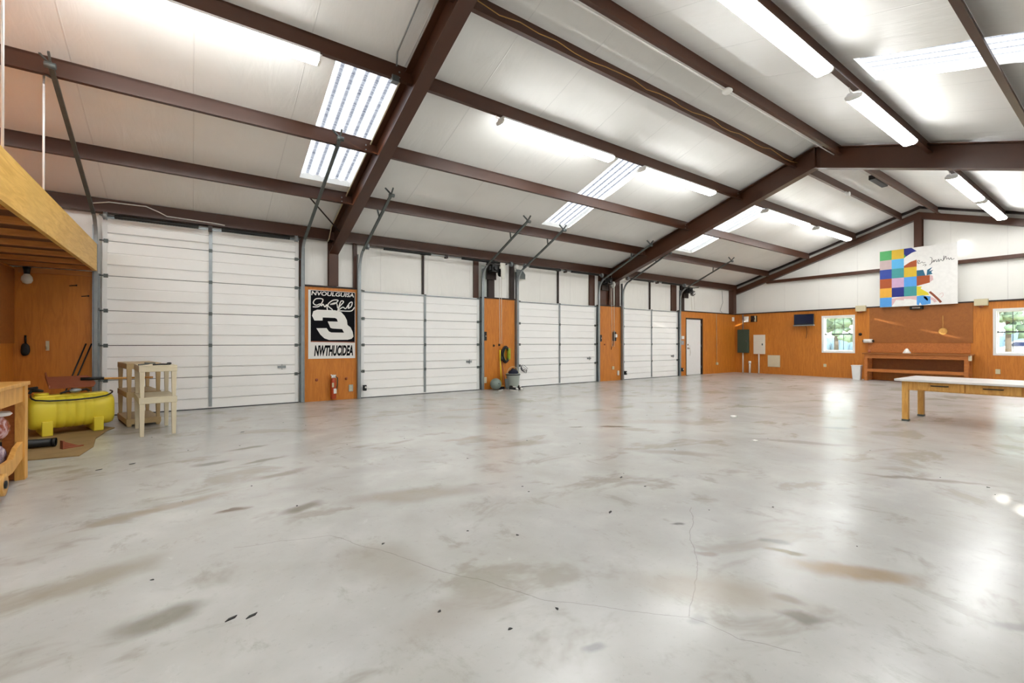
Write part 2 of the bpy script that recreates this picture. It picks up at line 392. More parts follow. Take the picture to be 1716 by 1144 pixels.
# ---- ceiling: two slopes of white insulation with skylight openings
def ceiling():
    mb = MB()
    xs = set([XF, XR + .1])
    for a, b in SKY_X: xs |= {a, b}
    x = XF
    while x < XR: xs.add(round(x, 3)); x += 1.22 / 2
    xs = sorted(xs)
    def slope(ys_p, hole):
        ys = []
        for a, b in zip(ys_p, ys_p[1:]):
            for k in range(5): ys.append((a + (b - a) * k / 5, math.sin(PI * k / 5)))
        ys.append((ys_p[-1], 0))
        ys = sorted(ys + [(h, None) for h in hole])
        cache = {}
        def V(i, j):
            if (i, j) not in cache:
                y, s = ys[j]
                cache[i, j] = mb.b.verts.new((xs[i], y, ceil(y) - 0.018 * (s or 0.0)))
            return cache[i, j]
        for i in range(len(xs) - 1):
            xm = (xs[i] + xs[i + 1]) / 2; inx = any(a < xm < b for a, b in SKY_X)
            for j in range(len(ys) - 1):
                ym = (ys[j][0] + ys[j + 1][0]) / 2
                if inx and hole[0] < ym < hole[1]: continue
                f = mb.b.faces.new((V(i, j), V(i + 1, j), V(i + 1, j + 1), V(i, j + 1))); f.smooth = True
    slope([YR] + PUR_L[::-1] + [D + .14], (6.35, 8.92))
    slope([YW - .1] + PUR_R[::-1] + [YR], (-0.16, 2.3))
    for a, b in SKY_X:          # white returns round each opening
        for y0, y1 in ((6.35, 8.92), (-0.16, 2.3)):
            c = [(a, y0), (b, y0), (b, y1), (a, y1)]
            for (p, q), (r, t) in zip(c, c[1:] + c[:1]):
                v = [mb.b.verts.new((p, q, ceil(q) - .005)), mb.b.verts.new((r, t, ceil(t) - .005)), mb.b.verts.new((r, t, ceil(t) + .10)), mb.b.verts.new((p, q, ceil(q) + .10))]
                mb.b.faces.new(v)
    return mb
solo('ceiling', ceiling(), 'vinyl_roof', 'white vinyl insulation lining both slopes of the roof', 'ceiling', kind='structure')

LBL_BAY = ['beside the nearer steel frame', 'in the middle of the roof', 'beyond the second steel frame']
for side, (y0, y1) in (('garage-door', (6.3, 8.97)), ('workbench', (-0.2, 2.35))):
    for (a, b), w in zip(SKY_X, LBL_BAY):
        mb = MB(); n = 40; rings = []
        xs = [a - .03 + (b - a + .06) * i / n for i in range(n + 1)]
        for y in (y0, y1):
            rings.append([(x, y, ceil(y) + .10 + .022 * math.cos(2 * PI * x / .17)) for x in xs])
        mb.ring(rings, cap=False, close=False)
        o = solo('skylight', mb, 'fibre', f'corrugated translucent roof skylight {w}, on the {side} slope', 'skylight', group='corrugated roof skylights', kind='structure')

# ---- garage-door wall
wl = solo('wall_left', MB().box(XF, XR + .1, D + .10, D + .2, 0, 3.9), 'vinyl_left', 'long white lined wall holding the four garage doors', 'wall', kind='structure')
def ply(x0, x1, z0=0.0, z1=2.5, parent=wl, m='ply'):
    return part('plywood_panel', MB().box(x0, x1, D, D + .1, z0, z1), m, parent)
def cap(x0, x1):
    part('top_trim', MB().box(x0 - .01, x1 + .01, D - .025, D + .1, 2.5, 2.535), 'steel_dark', wl)
ply(-2.36, -1.42); ply(XF, -2.46)
for a, b in ((1.955, 3.085), (6.44, 7.52), (10.94, 12.0)): ply(a, b); cap(a, b)
ply(15.36, 15.75); ply(15.75, 16.92, 2.26, 2.5); ply(16.92, XR); cap(15.36, XR)

# header beam and steel posts of the long wall
solo('header_beam', MB().box(XF, XR, D - .09, D + .1, 3.545, 3.775), 'steel', 'long brown steel eave beam running above all four garage doors', 'beam', kind='structure')
for x0, x1, d, lab in ((1.86, 1.94, .0, 'brown steel door post beside the racing banner panel, next to the tallest door'), (3.0, 3.085, .0, 'dark brown post on the far side of the racing banner panel'),
                    (6.2, 6.345, .0, 'brown door post behind the chain hoist with the white rag'), (6.64, 6.84, .03, 'brown post under the hoist with the white rag'), (7.39, 7.52, .03, 'dark brown post above the coiled cable panel, beside the second lower door'),
                    (10.56, 10.79, 0, 'brown door post just before the second chain hoist'), (11.0, 11.4, 0, 'wide brown post under the second chain hoist'), (11.8, 12.0, 0, 'dark brown post at the far frame, beside the last lower door'),
                    (14.92, 15.22, 0, 'brown door post before the hoist with the chrome wheel'), (15.5, 15.68, .03, 'brown post behind the hoist with the chrome wheel')):
    solo('steel_post', MB().box(x0, x1, D + .04 - d, D + .1, 2.535 if not (x0 in (6.2, 10.56, 14.92, 1.86)) else 2.2, 3.545), 'steel' if d == 0 else 'steel_dark', lab, 'post', group='brown steel posts above the plywood', kind='structure')
# centre mullions above the lower doors
for xc, lab in ((4.73, 'thin dark post above the middle of the door beside the banner'), (9.22, 'thin dark post above the middle of the second lower door'), (13.65, 'thin dark post above the middle of the last lower door')):
    solo('mullion', MB().box(xc - .025, xc + .025, D + .05, D + .1, 2.45, 3.545).box(xc - .06, xc + .06, D + .03, D + .1, 3.49, 3.545), 'steel_dark', lab, 'post', group='thin posts above the lower doors', kind='structure')

# ---- far end wall (plywood below with two window openings, white liner above)
WIN = [(6.19, 7.16), (1.72, 2.69)]; WZ = (0.945, 2.245)
def endwall():
    mb = MB(); ys = [D + .1, 7.16, 6.19, 2.69, 1.72, YW]
    for a, b in ((0, 1), (2, 3), (4, 5)): mb.box(XR, XR + .1, ys[b], ys[a], 0, 2.5)
    for a, b in ((1, 2), (3, 4)):
        mb.box(XR, XR + .1, ys[b], ys[a], 0, WZ[0]); mb.box(XR, XR + .1, ys[b], ys[a], WZ[1], 2.5)
    return mb
wb = thing('wall_back', 'far end wall, orange plywood below and white lining up to the ridge', 'wall', kind='structure')
part('plywood_facing', endwall(), 'ply', wb)
part('white_lining', MB().prism([(XR + .08, D + .2, 2.5), (XR + .08, YW - .1, 2.5), (XR + .08, YW - .1, ceil(YW) + .05), (XR + .08, YR, ceil(YR) + .05), (XR + .08, D + .2, ceil(D) + .05)], (.1, 0, 0)), 'vinyl_end', wb)
mb = MB()
for a, b in ((D + .2, 7.16), (6.19, 2.69), (1.72, YW)): mb.box(XR + .1, XR + .18, b, a, 0, 2.5)
for a, b in WIN: mb.box(XR + .1, XR + .18, a, b, 0, WZ[0]).box(XR + .1, XR + .18, a, b, WZ[1], 2.5)
part('outer_wall', mb, 'vinyl_end', wb)
part('top_trim', MB().box(XR - .03, XR + .1, YW, D, 2.5, 2.54), 'steel_dark', wb)
part('wall_girt', MB().box(XR - .05, XR + .08, 4.51, 9.2, 3.72, 3.83).box(XR - .05, XR + .08, YW, 4.3, 3.72, 3.83), 'steel', wb)
solo('steel_column', MB().box(XR - .12, XR - .1, 4.3, 4.5, 2.54, ceil(YR) - .38).box(XR - .1, XR + .06, 4.39, 4.41, 2.54, ceil(YR) - .38).box(XR + .06, XR + .08, 4.3, 4.5, 2.54, ceil(YR) - .38), 'steel', 'brown steel column under the ridge on the far end wall, behind the big painting', 'column', group='brown steel columns', kind='structure')
solo('steel_column', MB().box(XR - .34, XR - .12, D - .12, D + .1, 2.54, 3.54), 'steel', 'brown steel corner column where the long wall meets the far end wall', 'column', group='brown steel columns', kind='structure')

# ---- other walls (out of view), with the openings that let in daylight
mb = MB()
W3 = [(0.47, 0.93)]
mb.box(XF, .47, YW - .1, YW, 0, ceil(YW) + .1).box(.93, XR + .1, YW - .1, YW, 0, ceil(YW) + .1)
mb.box(.47, .93, YW - .1, YW, 0, .9).box(.47, .93, YW - .1, YW, 2.13, ceil(YW) + .1).box(.47, .93, YW - .06, YW - .04, 1.985, 2.03)
solo('wall_right', mb, 'vinyl_left', 'side wall opposite the garage doors, with one narrow window opening', 'wall', kind='structure')
mb = MB()
def gable(y0, y1, z0):
    p = [(XF, y0, z0), (XF, y1, z0)]
    top = [(XF, y1, ceil(y1) + .05)] + ([(XF, YR, ceil(YR) + .05)] if y0 < YR < y1 else []) + [(XF, y0, ceil(y0) + .05)]
    mb.prism(p + top, (-.1, 0, 0))
gable(YW - .1, D + .2, 0)
solo('wall_front', mb, 'vinyl_end', 'end wall behind the viewer', 'wall', kind='structure')
# plywood side partition under the loft
wp = solo('wall_partition', MB().box(-2.46, -2.36, 8.6, D, 0, 2.49), 'ply', 'short plywood partition under the loft, beside the yellow tank', 'wall', kind='structure')
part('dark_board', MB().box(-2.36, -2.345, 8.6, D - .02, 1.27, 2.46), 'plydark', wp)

# ---- steel frames, purlins
def rafter_i(x, y0, y1, t, dep, w, top=0.06):
    """I section rafter in the plane X=x from y0 to y1, below the ceiling"""
    mb = MB()
    for a, b, hw in ((top, top + .015, w / 2), (top + .015, dep - .015, .006), (dep - .015, dep, w / 2)):
        mb.prism([(x - hw, y0, ceil(y0) - a), (x - hw, y1, ceil(y1) - a), (x - hw, y1, ceil(y1) - b), (x - hw, y0, ceil(y0) - b)], (2 * hw, 0, 0))
    return mb
for x, w in ((F1, 'nearer'), (F2, 'second')):
    fr = thing('steel_frame', f'{w} brown steel rigid frame spanning the building from wall to ridge to wall', 'steel frame', (0, 0, 0), 0, 'brown steel rigid frames', 'structure')
    part('rafter', rafter_i(x, D - .05, YR, 0, .53, .20), 'steel', fr)
    part('rafter', rafter_i(x, YR, YW + .05, 0, .53, .20), 'steel', fr)
    c = MB().box(x - .10, x + .10, D - .16, D - .145, 0.02, ceil(D - .15) - .5).box(x - .006, x + .006, D - .145, D - .005, 2.54, ceil(D - .1) - .1).box(x - .1, x + .1, D - .01, D + .03, 2.54, ceil(D) - .1)
    c = MB().box(x - .10, x + .10, D - .04, D - .025, 2.54, ceil(D) - .45).box(x - .006, x + .006, D - .025, D + .085, 2.54, 3.54).box(x - .1, x + .1, D + .085, D + .1, 2.54, 3.54)
    part('column', c, 'steel', fr)
    part('column', MB().box(x - .1, x + .1, YW + .005, YW + .02, 0, ceil(YW) - .3).box(x - .006, x + .006, YW + .02, YW + .3, 0, ceil(YW + .3) - .5).box(x - .1, x + .1, YW + .3, YW + .315, 0, ceil(YW + .3) - .5), 'steel', fr)
    z0, z1 = ceil(YR) - .6, ceil(YR) - .07
    part('ridge_plate', MB().box(x - .012, x + .012, YR - .09, YR + .09, z0 + .07, z1).box(x - .1, x + .1, YR - .012, YR + .012, z0 + .06, z1), 'steel', fr)
    bo = MB()
    for yy in (9.0, 7.5, 6.0):
        for dz in (.14, .22):
            for dx in (-.2, .2): bo.lathe([(.012, -.012), (.012, 0)], 'y', (x + dx, yy + .07, ceil(yy + .07) - dz), 8)
    part('bolt', bo, 'galv', fr)
er = thing('end_rafter', 'brown steel rafter following the gable across the far end wall', 'rafter', kind='structure')
for nm, a, b, w, m in (('rafter', .21, .42, .10, 'steel'), ('rake_trim', -.02, .075, .06, 'steel_dark')):
    for y0, y1 in ((D, YR), (YR, YW)):
        part(nm, MB().prism([(XR - w, y0, ceil(y0) - a), (XR - w, y1, ceil(y1) - a), (XR - w, y1, ceil(y1) - b), (XR - w, y0, ceil(y0) - b)], (w + .07, 0, 0)), m, er)
for ys, side in ((PUR_L, 'garage-door'), (PUR_R, 'workbench')):
    names = ['lowest', 'second', 'third, light-carrying', 'ridge'] if side == 'garage-door' else ['ridge', 'second, light-carrying', 'third', 'lowest']
    for y, nm in zip(ys, names):
        z = ceil(y); mb = MB()
        mb.box(XF, XR - .02, y - .004, y + .004, z - .235, z - .003)
        mb.box(XF, XR - .02, y - .065, y + .004, z - .243, z - .235).box(XF, XR - .02, y - .065, y - .058, z - .235, z - .22)
        mb.box(XF, XR - .02, y - .004, y + .06, z - .028, z - .020)
        solo('roof_purlin', mb, 'steel', f'brown steel roof purlin running lengthwise, the {nm} one on the {side} slope', 'purlin', group='brown roof purlins', kind='structure')
solo('flange_brace', MB().tube([(1.75, 9.08, 4.02), (2.5, 9.75, 3.57)], .014, 6), 'steel_dark', 'thin dark brace angling from a purlin to the nearer frame', 'brace', kind='structure')

# ---- windows on the far end wall
def window(n, y0, y1, hbars, label):
    w = thing('window_%d' % n, label, 'window', (XR, (y0 + y1) / 2, WZ[0]), RZR, 'white framed windows on the far wall', 'structure')
    W = (y1 - y0) / 2; H = WZ[1] - WZ[0]
    f = MB().box(-W, -W + .03, .0, .17, 0, H).box(W - .03, W, 0, .17, 0, H).box(-W + .03, W - .03, 0, .17, 0, .03).box(-W + .03, W - .03, 0, .17, H - .03, H)
    for a, b, c, d in ((-W - .04, -W, -.012, H + .04), (W, W + .04, -.04, H + .04)): f.box(a, b, -.012, 0, -.04, H + .04)
    f.box(-W, W, -.012, 0, -.04, 0).box(-W, W, -.012, 0, H, H + .04)
    part('frame', f, 'whitepaint', w)
    s = MB().box(-W + .03, W - .03, .10, .13, H / 2 - .022, H / 2 + .022)
    part('meeting_rail', s, 'galv_dark', w)
    s = MB()
    for a, b in ((.03, H / 2 - .022), (H / 2 + .022, H - .03)):
        s.box(-W + .03, -W + .065, .10, .13, a, b).box(W - .065, W - .03, .10, .13, a, b)
    s.box(-W + .065, W - .065, .10, .13, .03, .065).box(-W + .065, W - .065, .10, .13, H - .065, H - .03)
    part('sash', s, 'whitepaint', w)
    s = MB()
    for k in (-1, 1):
        x = k * (W - .065) / 3
        s.box(x - .008, x + .008, .112, .118, .065, H / 2 - .022).box(x - .008, x + .008, .112, .118, H / 2 + .022, H - .065)
    if hbars: s.box(-W + .065, W - .065, .113, .117, H * .75 - .006, H * .75 + .006)
    part('muntin', s, 'galv_dark', w)
    part('pane', MB().box(-W + .03, W - .03, .1145, .1155, .03, H - .03), 'glass', w)
window(1, *WIN[0], False, 'white framed sash window between the wall television and the workbench')
window(2, *WIN[1], True, 'white framed sash window beyond the workbench, cut off by the picture edge')

# ---- garage doors
def garage_door(n, x0, x1, secs, label):
    d = thing('door_%d' % n, label, 'garage door', ((x0 + x1) / 2, D, 0), 0, 'white sectional garage doors', 'structure')
    W = (x1 - x0) / 2; z = 0.012
    for hs in secs:
        a, b = z + .006, z + hs - .006
        pr = [(.045, a), (.0, a), (.0, a + hs * .30)]
        for fz in (.31, .64):
            c = a + hs * fz
            pr += [(0, c - .011), (.018, c - .005), (.018, c + .005), (0, c + .011)]
        pr += [(0, b), (.045, b)]
        mb = MB(); mb.prism([(-W, y + .005, zz) for y, zz in pr], (2 * W, 0, 0))
        part('section', mb, 'door', d)
        z += hs
    H = z
    part('backing', MB().box(-W + .01, W - .01, .05, .06, .012, H), 'gap', d)
    part('bottom_seal', MB().box(-W, W, .002, .05, 0.0, .014), 'doordark', d)
    cs = MB(); q = .012
    for hs in secs:
        cs.box(-.028, .028, -.012, .004, q + .03, q + hs - .02); q += hs
    part('centre_stile', cs, 'galv', d)
    for s in (-1, 1):
        st = MB(); q = .012
        for hs in secs: st.box(s * (W - .035) - .033, s * (W - .035) + .033, -.006, .004, q + .01, q + hs - .01); q += hs
        part('end_stile', st, 'whitepaint', d)
    q = .012
    for k, hs in enumerate(secs):
        for s in (-1, 0, 1):
            h = MB().box(s * (W - .05) - .03, s * (W - .05) + .03, -.022, -.012 if s == 0 else -.006, q + hs - .035, q + hs + .03 if k < len(secs) - 1 else q + hs)
            if s: h.cyl((s * (W - .03), -.02, q + hs), (s * (W + .035), -.02, q + hs), .012, n=8)
            part('hinge', h, 'galv_dark', d)
        q += hs
    part('strut', MB().box(-W, W, -.02, .004, H - .045, H - .02), 'galv', d)
    part('latch', MB().box(W - .4, W - .25, -.03, .004, .75, .80).box(W - .33, W - .32, -.05, -.03, .72, .83), 'galv', d)
    return d
garage_door(1, -1.30, 1.84, [.61, .61, .61, .61, .61, .44], 'tallest white sectional garage door, beside the loft and plastic shelves')
garage_door(2, 3.16, 6.34, [.61, .61, .61, .65], 'white sectional garage door between the racing banner and the coiled cable panel')
garage_door(3, 7.64, 10.80, [.61, .61, .61, .65], 'white sectional garage door between the coiled cable panel and the narrow telephone panel')
garage_door(4, 12.09, 15.22, [.61, .61, .61, .65], 'white sectional garage door next to the narrow white walk door')

# walk door
w = thing('door_5', 'narrow white walk door in the orange plywood near the corner', 'door', (16.335, D, 0), 0, None, 'structure')
part('leaf', MB().box(-.5, .47, .03, .075, .012, 2.2), 'whitepaint', w, .003)
part('door_frame', MB().box(-.585, -.5, -.012, .1, 0, 2.26).box(.5, .585, .0, .1, 0, 2.26).box(-.5, .5, 0, .1, 2.21, 2.26), 'steel_dark', w)
part('casing', MB().box(-.56, -.51, -.02, -.012, 0.02, 2.2), 'whitepaint', w)
h = part('knob', MB().lathe([(.012, 0), (.012, -.03), (.032, -.045), (.032, -.07), (.015, -.08)], 'y', (-.42, .03, 1.06), 14).lathe([(.035, 0), (.035, -.008)], 'y', (-.42, .03, 1.06), 14), 'chrome', w)
part('deadbolt', MB().lathe([(.03, 0), (.03, -.02)], 'y', (-.42, .03, 1.2), 14), 'chrome', w)
part('key_cord', MB().tube([(-.40, -.055, 1.05), (-.36, -.05, .9), (-.33, -.02, .78), (-.3, -.03, .86), (-.27, .0, 1.02), (-.29, .015, 1.2)], .008, 6), 'white', w)
for z in (.25, 1.1, 1.95): part('hinge', MB().box(.455, .49, .015, .03, z, z + .1), 'galv', w)

# ---- loft
lb = thing('loft', 'wooden storage loft with a pale beam edge above the yellow tank', 'loft', (0, 0, 0), 0, None, 'structure')
part('edge_beam', MB().box(-1.40, -1.35, 4.2, D - .13, 2.505, 2.97), 'lvl', lb, .003)
part('deck', MB().box(XF + .02, -1.40, 4.2, D - .01, 2.93, 2.97), 'joist', lb)
part('gap_shade_board', MB().box(XF + .02, -1.40, 4.2, D - .01, 2.57, 2.60), 'loftshade', lb)  # dark board added so the gaps between joists look unlit
y = D - .12; k = 0
while y > 4.3:
    part('joist', MB().box(XF + .02, -1.40, y - .09, y, 2.505, 2.57), 'joist', lb); y -= .72
part('ledger', MB().box(-2.30, -1.42, D - .05, D - .004, 2.42, 2.50), 'joist', lb)
for yy, dx, lab in ((7.73, -.085, 'white hanger rod of the loft, farther from the viewer'), (5.93, 0, 'white hanger rod of the loft, nearer to the viewer')):
    r = solo('hanger_rod', MB().cyl((0, 0, 0), (0, 0, ceil(yy) - 2.975), .011, n=8), 'whitepaint', lab, 'rod', (-1.40 + dx, yy, 2.972), group='white loft hanger rods')

# ================================================================== DOOR HARDWARE
def bez(p0, p1, p2, n=8):
    return [tuple((1 - t) ** 2 * a + 2 * t * (1 - t) * b + t * t * c for a, b, c in zip(p0, p1, p2)) for t in [i / n for i in range(n + 1)]]
def track(x, s, ze, endY, endZ, label, hang=True, color='galv'):
    """vertical rail, bend, rail along the roof slope; s = +1 right jamb, -1 left jamb"""
    t = thing('door_track', label, 'door track', (x, D, 0), 0, 'overhead garage door tracks')
    yv = -.075
    ey, ez = endY - D, endZ
    dy, dz = ey - (-.33), 0
    p2 = (0, -.33, ze + .42 + .08); sl = (ez - p2[2]) / (ey - p2[1])
    p1 = (0, yv, p2[2] + sl * (yv - p2[1]))
    part('vertical_rail', MB().sweep([(0, yv, .01), (0, yv, ze)], .05, .035), color, t)
    part('jamb_angle', MB().box(-.045 if s < 0 else .03, -.03 if s < 0 else .045, -.09, -.004, .0, 3.3).box(-.045, .045, -.012, -.004, 0.0, 2.48), 'galv', t)
    part('bent_rail', MB().sweep(bez((0, yv, ze), p1, p2), .05, .035), color, t)
    part('inclined_rail', MB().sweep([p2, (0, ey, ez)], .05, .035), 'galv_dark', t)
    part('end_bracket', MB().sweep([(0, ey + .02, ez), (0, ey - .10, ez + .10)], .02, .03).sweep([(-.10, ey + .05, ez + .12), (0, ey, ez)], .02, .03).cyl((-.05, ey - .02, ez - .02), (.05, ey - .02, ez - .02), .035, n=10), 'galv_dark', t)
    yh = min(PUR_L, key=lambda q: abs(q - (endY + .75))) - D
    if hang:
        zt = ceil(yh + D) - .245; zr = p2[2] + sl * (yh - p2[1])
        part('hanger', MB().sweep([(-.06, yh - .03, zt), (0, yh + .02, zr)], .03, .02), 'galv_dark', t)
    for z in (.61, 1.22, 1.83): part('bracket', MB().box(-.04, .04, -.058, -.012, z, z + .05), 'galv_dark', t)
    return t
track(-1.37, -1, 2.95, 7.42, 4.53, 'tall overhead track of the tallest door, on the loft side', color='galv')
track(1.90, 1, 2.95, 7.43, 4.53, 'tall overhead track of the tallest door, reaching up to the skylight')
track(3.11, -1, 2.85, 8.44, 4.13, 'overhead track rising beside the racing banner panel')
track(6.40, 1, 2.85, 8.42, 4.13, 'overhead track rising past the hoist with the white rag')
track(7.58, -1, 2.85, 8.5, 4.11, 'overhead track with wire mesh plate, far side of the coiled cable panel')
track(10.86, 1, 2.85, 8.41, 4.13, 'overhead track rising past the second chain hoist')
track(12.04, -1, 2.85, 8.6, 4.07, 'overhead track partly behind the second frame, at the last lower door')
track(15.28, 1, 2.85, 8.43, 4.13, 'overhead track nearest the walk door')

def shaft(x0, x1, z, label, springs=True):
    t = thing('torsion_shaft', label, 'door spring shaft', ((x0 + x1) / 2, D - .17, z), 0, 'torsion shafts above the doors'); W = (x1 - x0) / 2
    part('shaft', MB().cyl((-W, 0, 0), (W, 0, 0), .013, n=8), 'galv', t)
    for s in (-1, 1):
        part('drum', MB().lathe([(.03, -.03), (.07, -.025), (.06, 0), (.07, .025), (.03, .03)], 'x', (s * (W - .06), 0, 0), 14), 'galv', t)
    if springs:
        for s in (-1, 1):
            pr = []
            n = 60
            for i in range(n + 1): pr.append((.036 if i % 2 else .030, -.6 + 1.2 * i / n))
            part('spring', MB().lathe(pr, 'x', (s * W * .5, 0, 0), 10), 'blackmetal', t)
    part('bearing', MB().box(-.03, .03, -.03, .08, -.05, .04), 'steel_dark', t)
    return t
shaft(-1.30, 1.82, 3.46, 'black sprung shaft above the tallest door')
shaft(3.2, 7.34, 3.48, 'sprung shaft above the door beside the racing banner')
shaft(7.7, 10.96, 3.48, 'sprung shaft above the second lower door')
shaft(12.1, 15.48, 3.48, 'sprung shaft above the last lower door')
# door operators / chain hoists at the right jambs
def hoist(x, label, wheel, chain_z):
    t = thing('chain_hoist', label, 'chain hoist', (x, D - .20, 3.18), 0, 'garage door chain hoists')
    part('gearbox', MB().box(-.13, .10, -.07, .15, .02, .22).box(-.20, -.13, -.03, .1, .06, .18).cyl((-.03, -.07, .12), (-.03, -.12, .12), .06, n=14), 'blackmetal', t, .008)
    part('sprocket', MB().lathe([(.02, -.02), (.11, -.016), (.085, 0), (.11, .016), (.02, .02)], 'x', (.16, -.02, .02), 18, loop=True), wheel, t)
    part('bracket', MB().box(-.16, .14, .15, .19, -.16, .24).box(-.2, .24, -.01, .15, .225, .25).box(.24, .26, -.22, .15, .225, .25), 'steel_dark', t)
    c = MB(); zc = chain_z - 3.18
    for dx in (-.045, .045):
        c.tube([(.16 + dx * .2, -.02 + dx * 1.6, 0.0), (.17, -.03 + dx, zc)], .007, 5)
    part('chain', c, 'pvc', t)
    return t
hoist(6.72, 'black chain hoist with a white rag hanging on it, above the coiled cable', 'blackmetal', 1.25)
hoist(11.2, 'dark green and black chain hoist above the narrow telephone panel', 'white', 1.15)
hoist(15.72, 'black chain hoist with a chrome wheel, above the walk door side', 'chrome', 2.56)
rag = MB(); rings = []
for i in range(9):
    z = -i * .055; wob = .012 * math.sin(i * 1.3); wd = .085 * (1 - .05 * i)
    rings.append([(-wd, wob - .006, z), (0, wob - .03 + .01 * math.sin(i), z), (wd, wob - .006, z), (wd, wob + .006, z), (0, wob - .018 + .01 * math.sin(i), z), (-wd, wob + .006, z)])
solo('rag', rag.ring(rings), 'cloth', 'white rag hanging over the chain hoist beside the coiled cable panel', 'rag', (6.87, D - .365, 3.44))
solo('mesh_plate', MB().prism([(-.16, 0, .0), (.16, 0, 0), (.16, 0, .14), (.05, 0, .26), (-.16, 0, .26)], (0, .006, 0)), 'galv_dark', 'grey wire mesh gusset plate at the track beside the coiled cable panel', 'plate', (7.72, D - .03, 3.12))
solo('pulley_cap', MB().lathe([(.02, .03), (.06, .0), (.07, -.05), (.05, -.10), (.01, -.12)], 'y', (0, 0, 0), 14), 'white', 'white round pulley cap at the shaft end above the coiled cable panel', 'pulley', (7.46, D - .14, 3.42))
solo('weather_strip', MB().box(0, .17, 0, .012, 2.55, 3.4), 'bucket', 'pale grey strip beside the hoist with the white rag', 'strip', (6.42, D + .02, 0))
solo('weather_strip', MB().box(0, .20, 0, .012, 2.55, 3.2), 'bucket', 'pale grey strip below the second chain hoist', 'strip', (11.52, D + .02, 0))

# ================================================================== ROOF THINGS
def fixture(xc, yc, label, first=[None]):
    z = min(ceil(yc + .1), ceil(yc - .1)) - .245
    if first[0] is None:
        t = thing('strip_light', label, 'strip light', (xc, yc, z), 0, 'fluorescent strip lights on the purlins')
        L = 1.31
        part('housing', MB().prism([(-L + .02, y, zz) for y, zz in ((-.07, 0), (.07, 0), (.098, -.036), (.098, -.051), (-.098, -.051), (-.098, -.036))], (2 * L - .04, 0, 0)), 'whitepaint', t)
        mb = MB(); pr = [(-.100, -.050), (-.102, -.076), (-.088, -.100), (-.055, -.114), (.055, -.114), (.088, -.100), (.102, -.076), (.100, -.050)]
        mb.prism([(-L + .03, y, zz) for y, zz in pr], (2 * L - .06, 0, 0))
        part('diffuser', mb, 'lamp', t)
        for s in (-1, 1): part('end_cap', MB().prism([(s * L - .03 * s, y * 1.04, zz * 1.02 + .003) for y, zz in pr], (.03 * s, 0, 0)), 'white', t)
        part('mounting_clip', MB().box(-1.0, -.97, -.02, .02, 0, .012), 'galv', t); part('mounting_clip', MB().box(.97, 1.0, -.02, .02, 0, .012), 'galv', t)
        part('power_cord', MB().tube([(-L, .0, -.03), (-L - .05, .02, -.02), (-L - .06, .03, .06)], .006, 6), 'white', t)
        first[0] = t; return t
    return dup(first[0], (xc, yc, z), label)
LX = [(0.0, 'over the tallest door bay, nearest the loft'), (5.35, 'just past the nearer steel frame'), (8.86, 'just before the second steel frame'), (14.0, 'just past the second steel frame'), (17.25, 'nearest the far end wall')]
for x, w in LX: fixture(x, 6.075, f'lit white strip light on the garage-door slope, {w}')
for x, w in [(-4.0, 'unseen behind the viewer, first'), (0.0, 'unseen behind the viewer, second'), (5.36, 'entering the picture at the top edge'), (8.95, 'just before the second steel frame'), (14.37, 'just below the second steel frame'), (17.3, 'nearest the far end wall')]:
    fixture(x, 2.44, f'lit white strip light on the workbench slope, {w}')  # those behind the viewer are unseen, added to light the near end
fixture(-4.0, 6.075, 'lit white strip light on the garage-door slope above the loft, unseen behind the viewer')  # unseen fixture added to carry the row's light further back
# round white detector and its conduit on the ridge purlin
zd = ceil(3.93)
solo('conduit', MB().tube([(-2, 3.93 + .03, zd - .262), (6.9, 3.93 + .03, zd - .262), (11.3, 3.93 + .03, zd - .262)], .011, 6), 'white', 'thin white conduit running along the ridge purlin with the round detector', 'conduit')
d = thing('smoke_detector', 'round white detector hanging from the conduit on the ridge purlin', 'detector', (6.95, 3.90, zd - .276))
part('base', MB().lathe([(.05, 0), (.055, -.02)], 'z', (0, 0, 0), 18), 'white', d)
part('cover', MB().lathe([(.075, -.02), (.08, -.04), (.06, -.065), (.01, -.07)], 'z', (0, 0, 0), 18), 'white', d)
pts = []
for i in range(40):
    x = -1 + i * .32
    pts.append((x, 4.83 - .075, ceil(4.83) - .12 - .07 * abs(math.sin(i * .8)) * (1 if i % 7 else .2)))
solo('cable', MB().tube(pts, .007, 5), 'cable_gold', 'gold coloured cable strung loosely along the ridge purlin', 'cable')
solo('conduit', MB().tube([(2.44, y, ceil(y) - .08) for y in (6.2, 7, 8, 9, 9.9, 10.25)] + [(2.42, 10.36, 3.55), (2.4, 10.40, 3.50)], .012, 6), 'beige', 'thin beige conduit following the nearer frame beside its skylight', 'conduit')
jb = thing('junction_box', 'small grey junction box on the light purlin by the nearer frame', 'junction box', (2.28, 6.06, ceil(6.1) - .30))
part('box_body', MB().box(-.05, .05, -.045, .045, -.005, .085), 'galv', jb, .004)
part('cover_plate', MB().box(-.045, .045, -.05, -.045, 0, .08), 'galv_dark', jb)
solo('conduit', MB().tube([(2.28, 5.99, ceil(6.0) - .14), (2.26, 5.9, ceil(5.9) - .03), (2.25, 5.2, ceil(5.2) - .03), (2.24, 4.5, ceil(4.5) - .05)], .010, 6), 'galv', 'thin grey conduit running up the ceiling to the ridge near the nearer frame', 'conduit')
bx = thing('ridge_box', 'slim dark metal box mounted between the ridge purlins beyond the second frame', 'box', (14.9, 4.2, 5.52))
part('body', MB().box(-.5, .5, -.07, .07, 0, .12), 'blackmetal', bx, .01)
part('bracket', MB().box(-.4, -.36, -.02, .02, .12, .165), 'steel_dark', bx); part('bracket', MB().box(.36, .4, -.02, .02, .12, .165), 'steel_dark', bx)
ms = thing('flood_light', 'small white spotlight under the ridge purlin beyond the second frame', 'spotlight', (14.4, 4.74, 5.26))
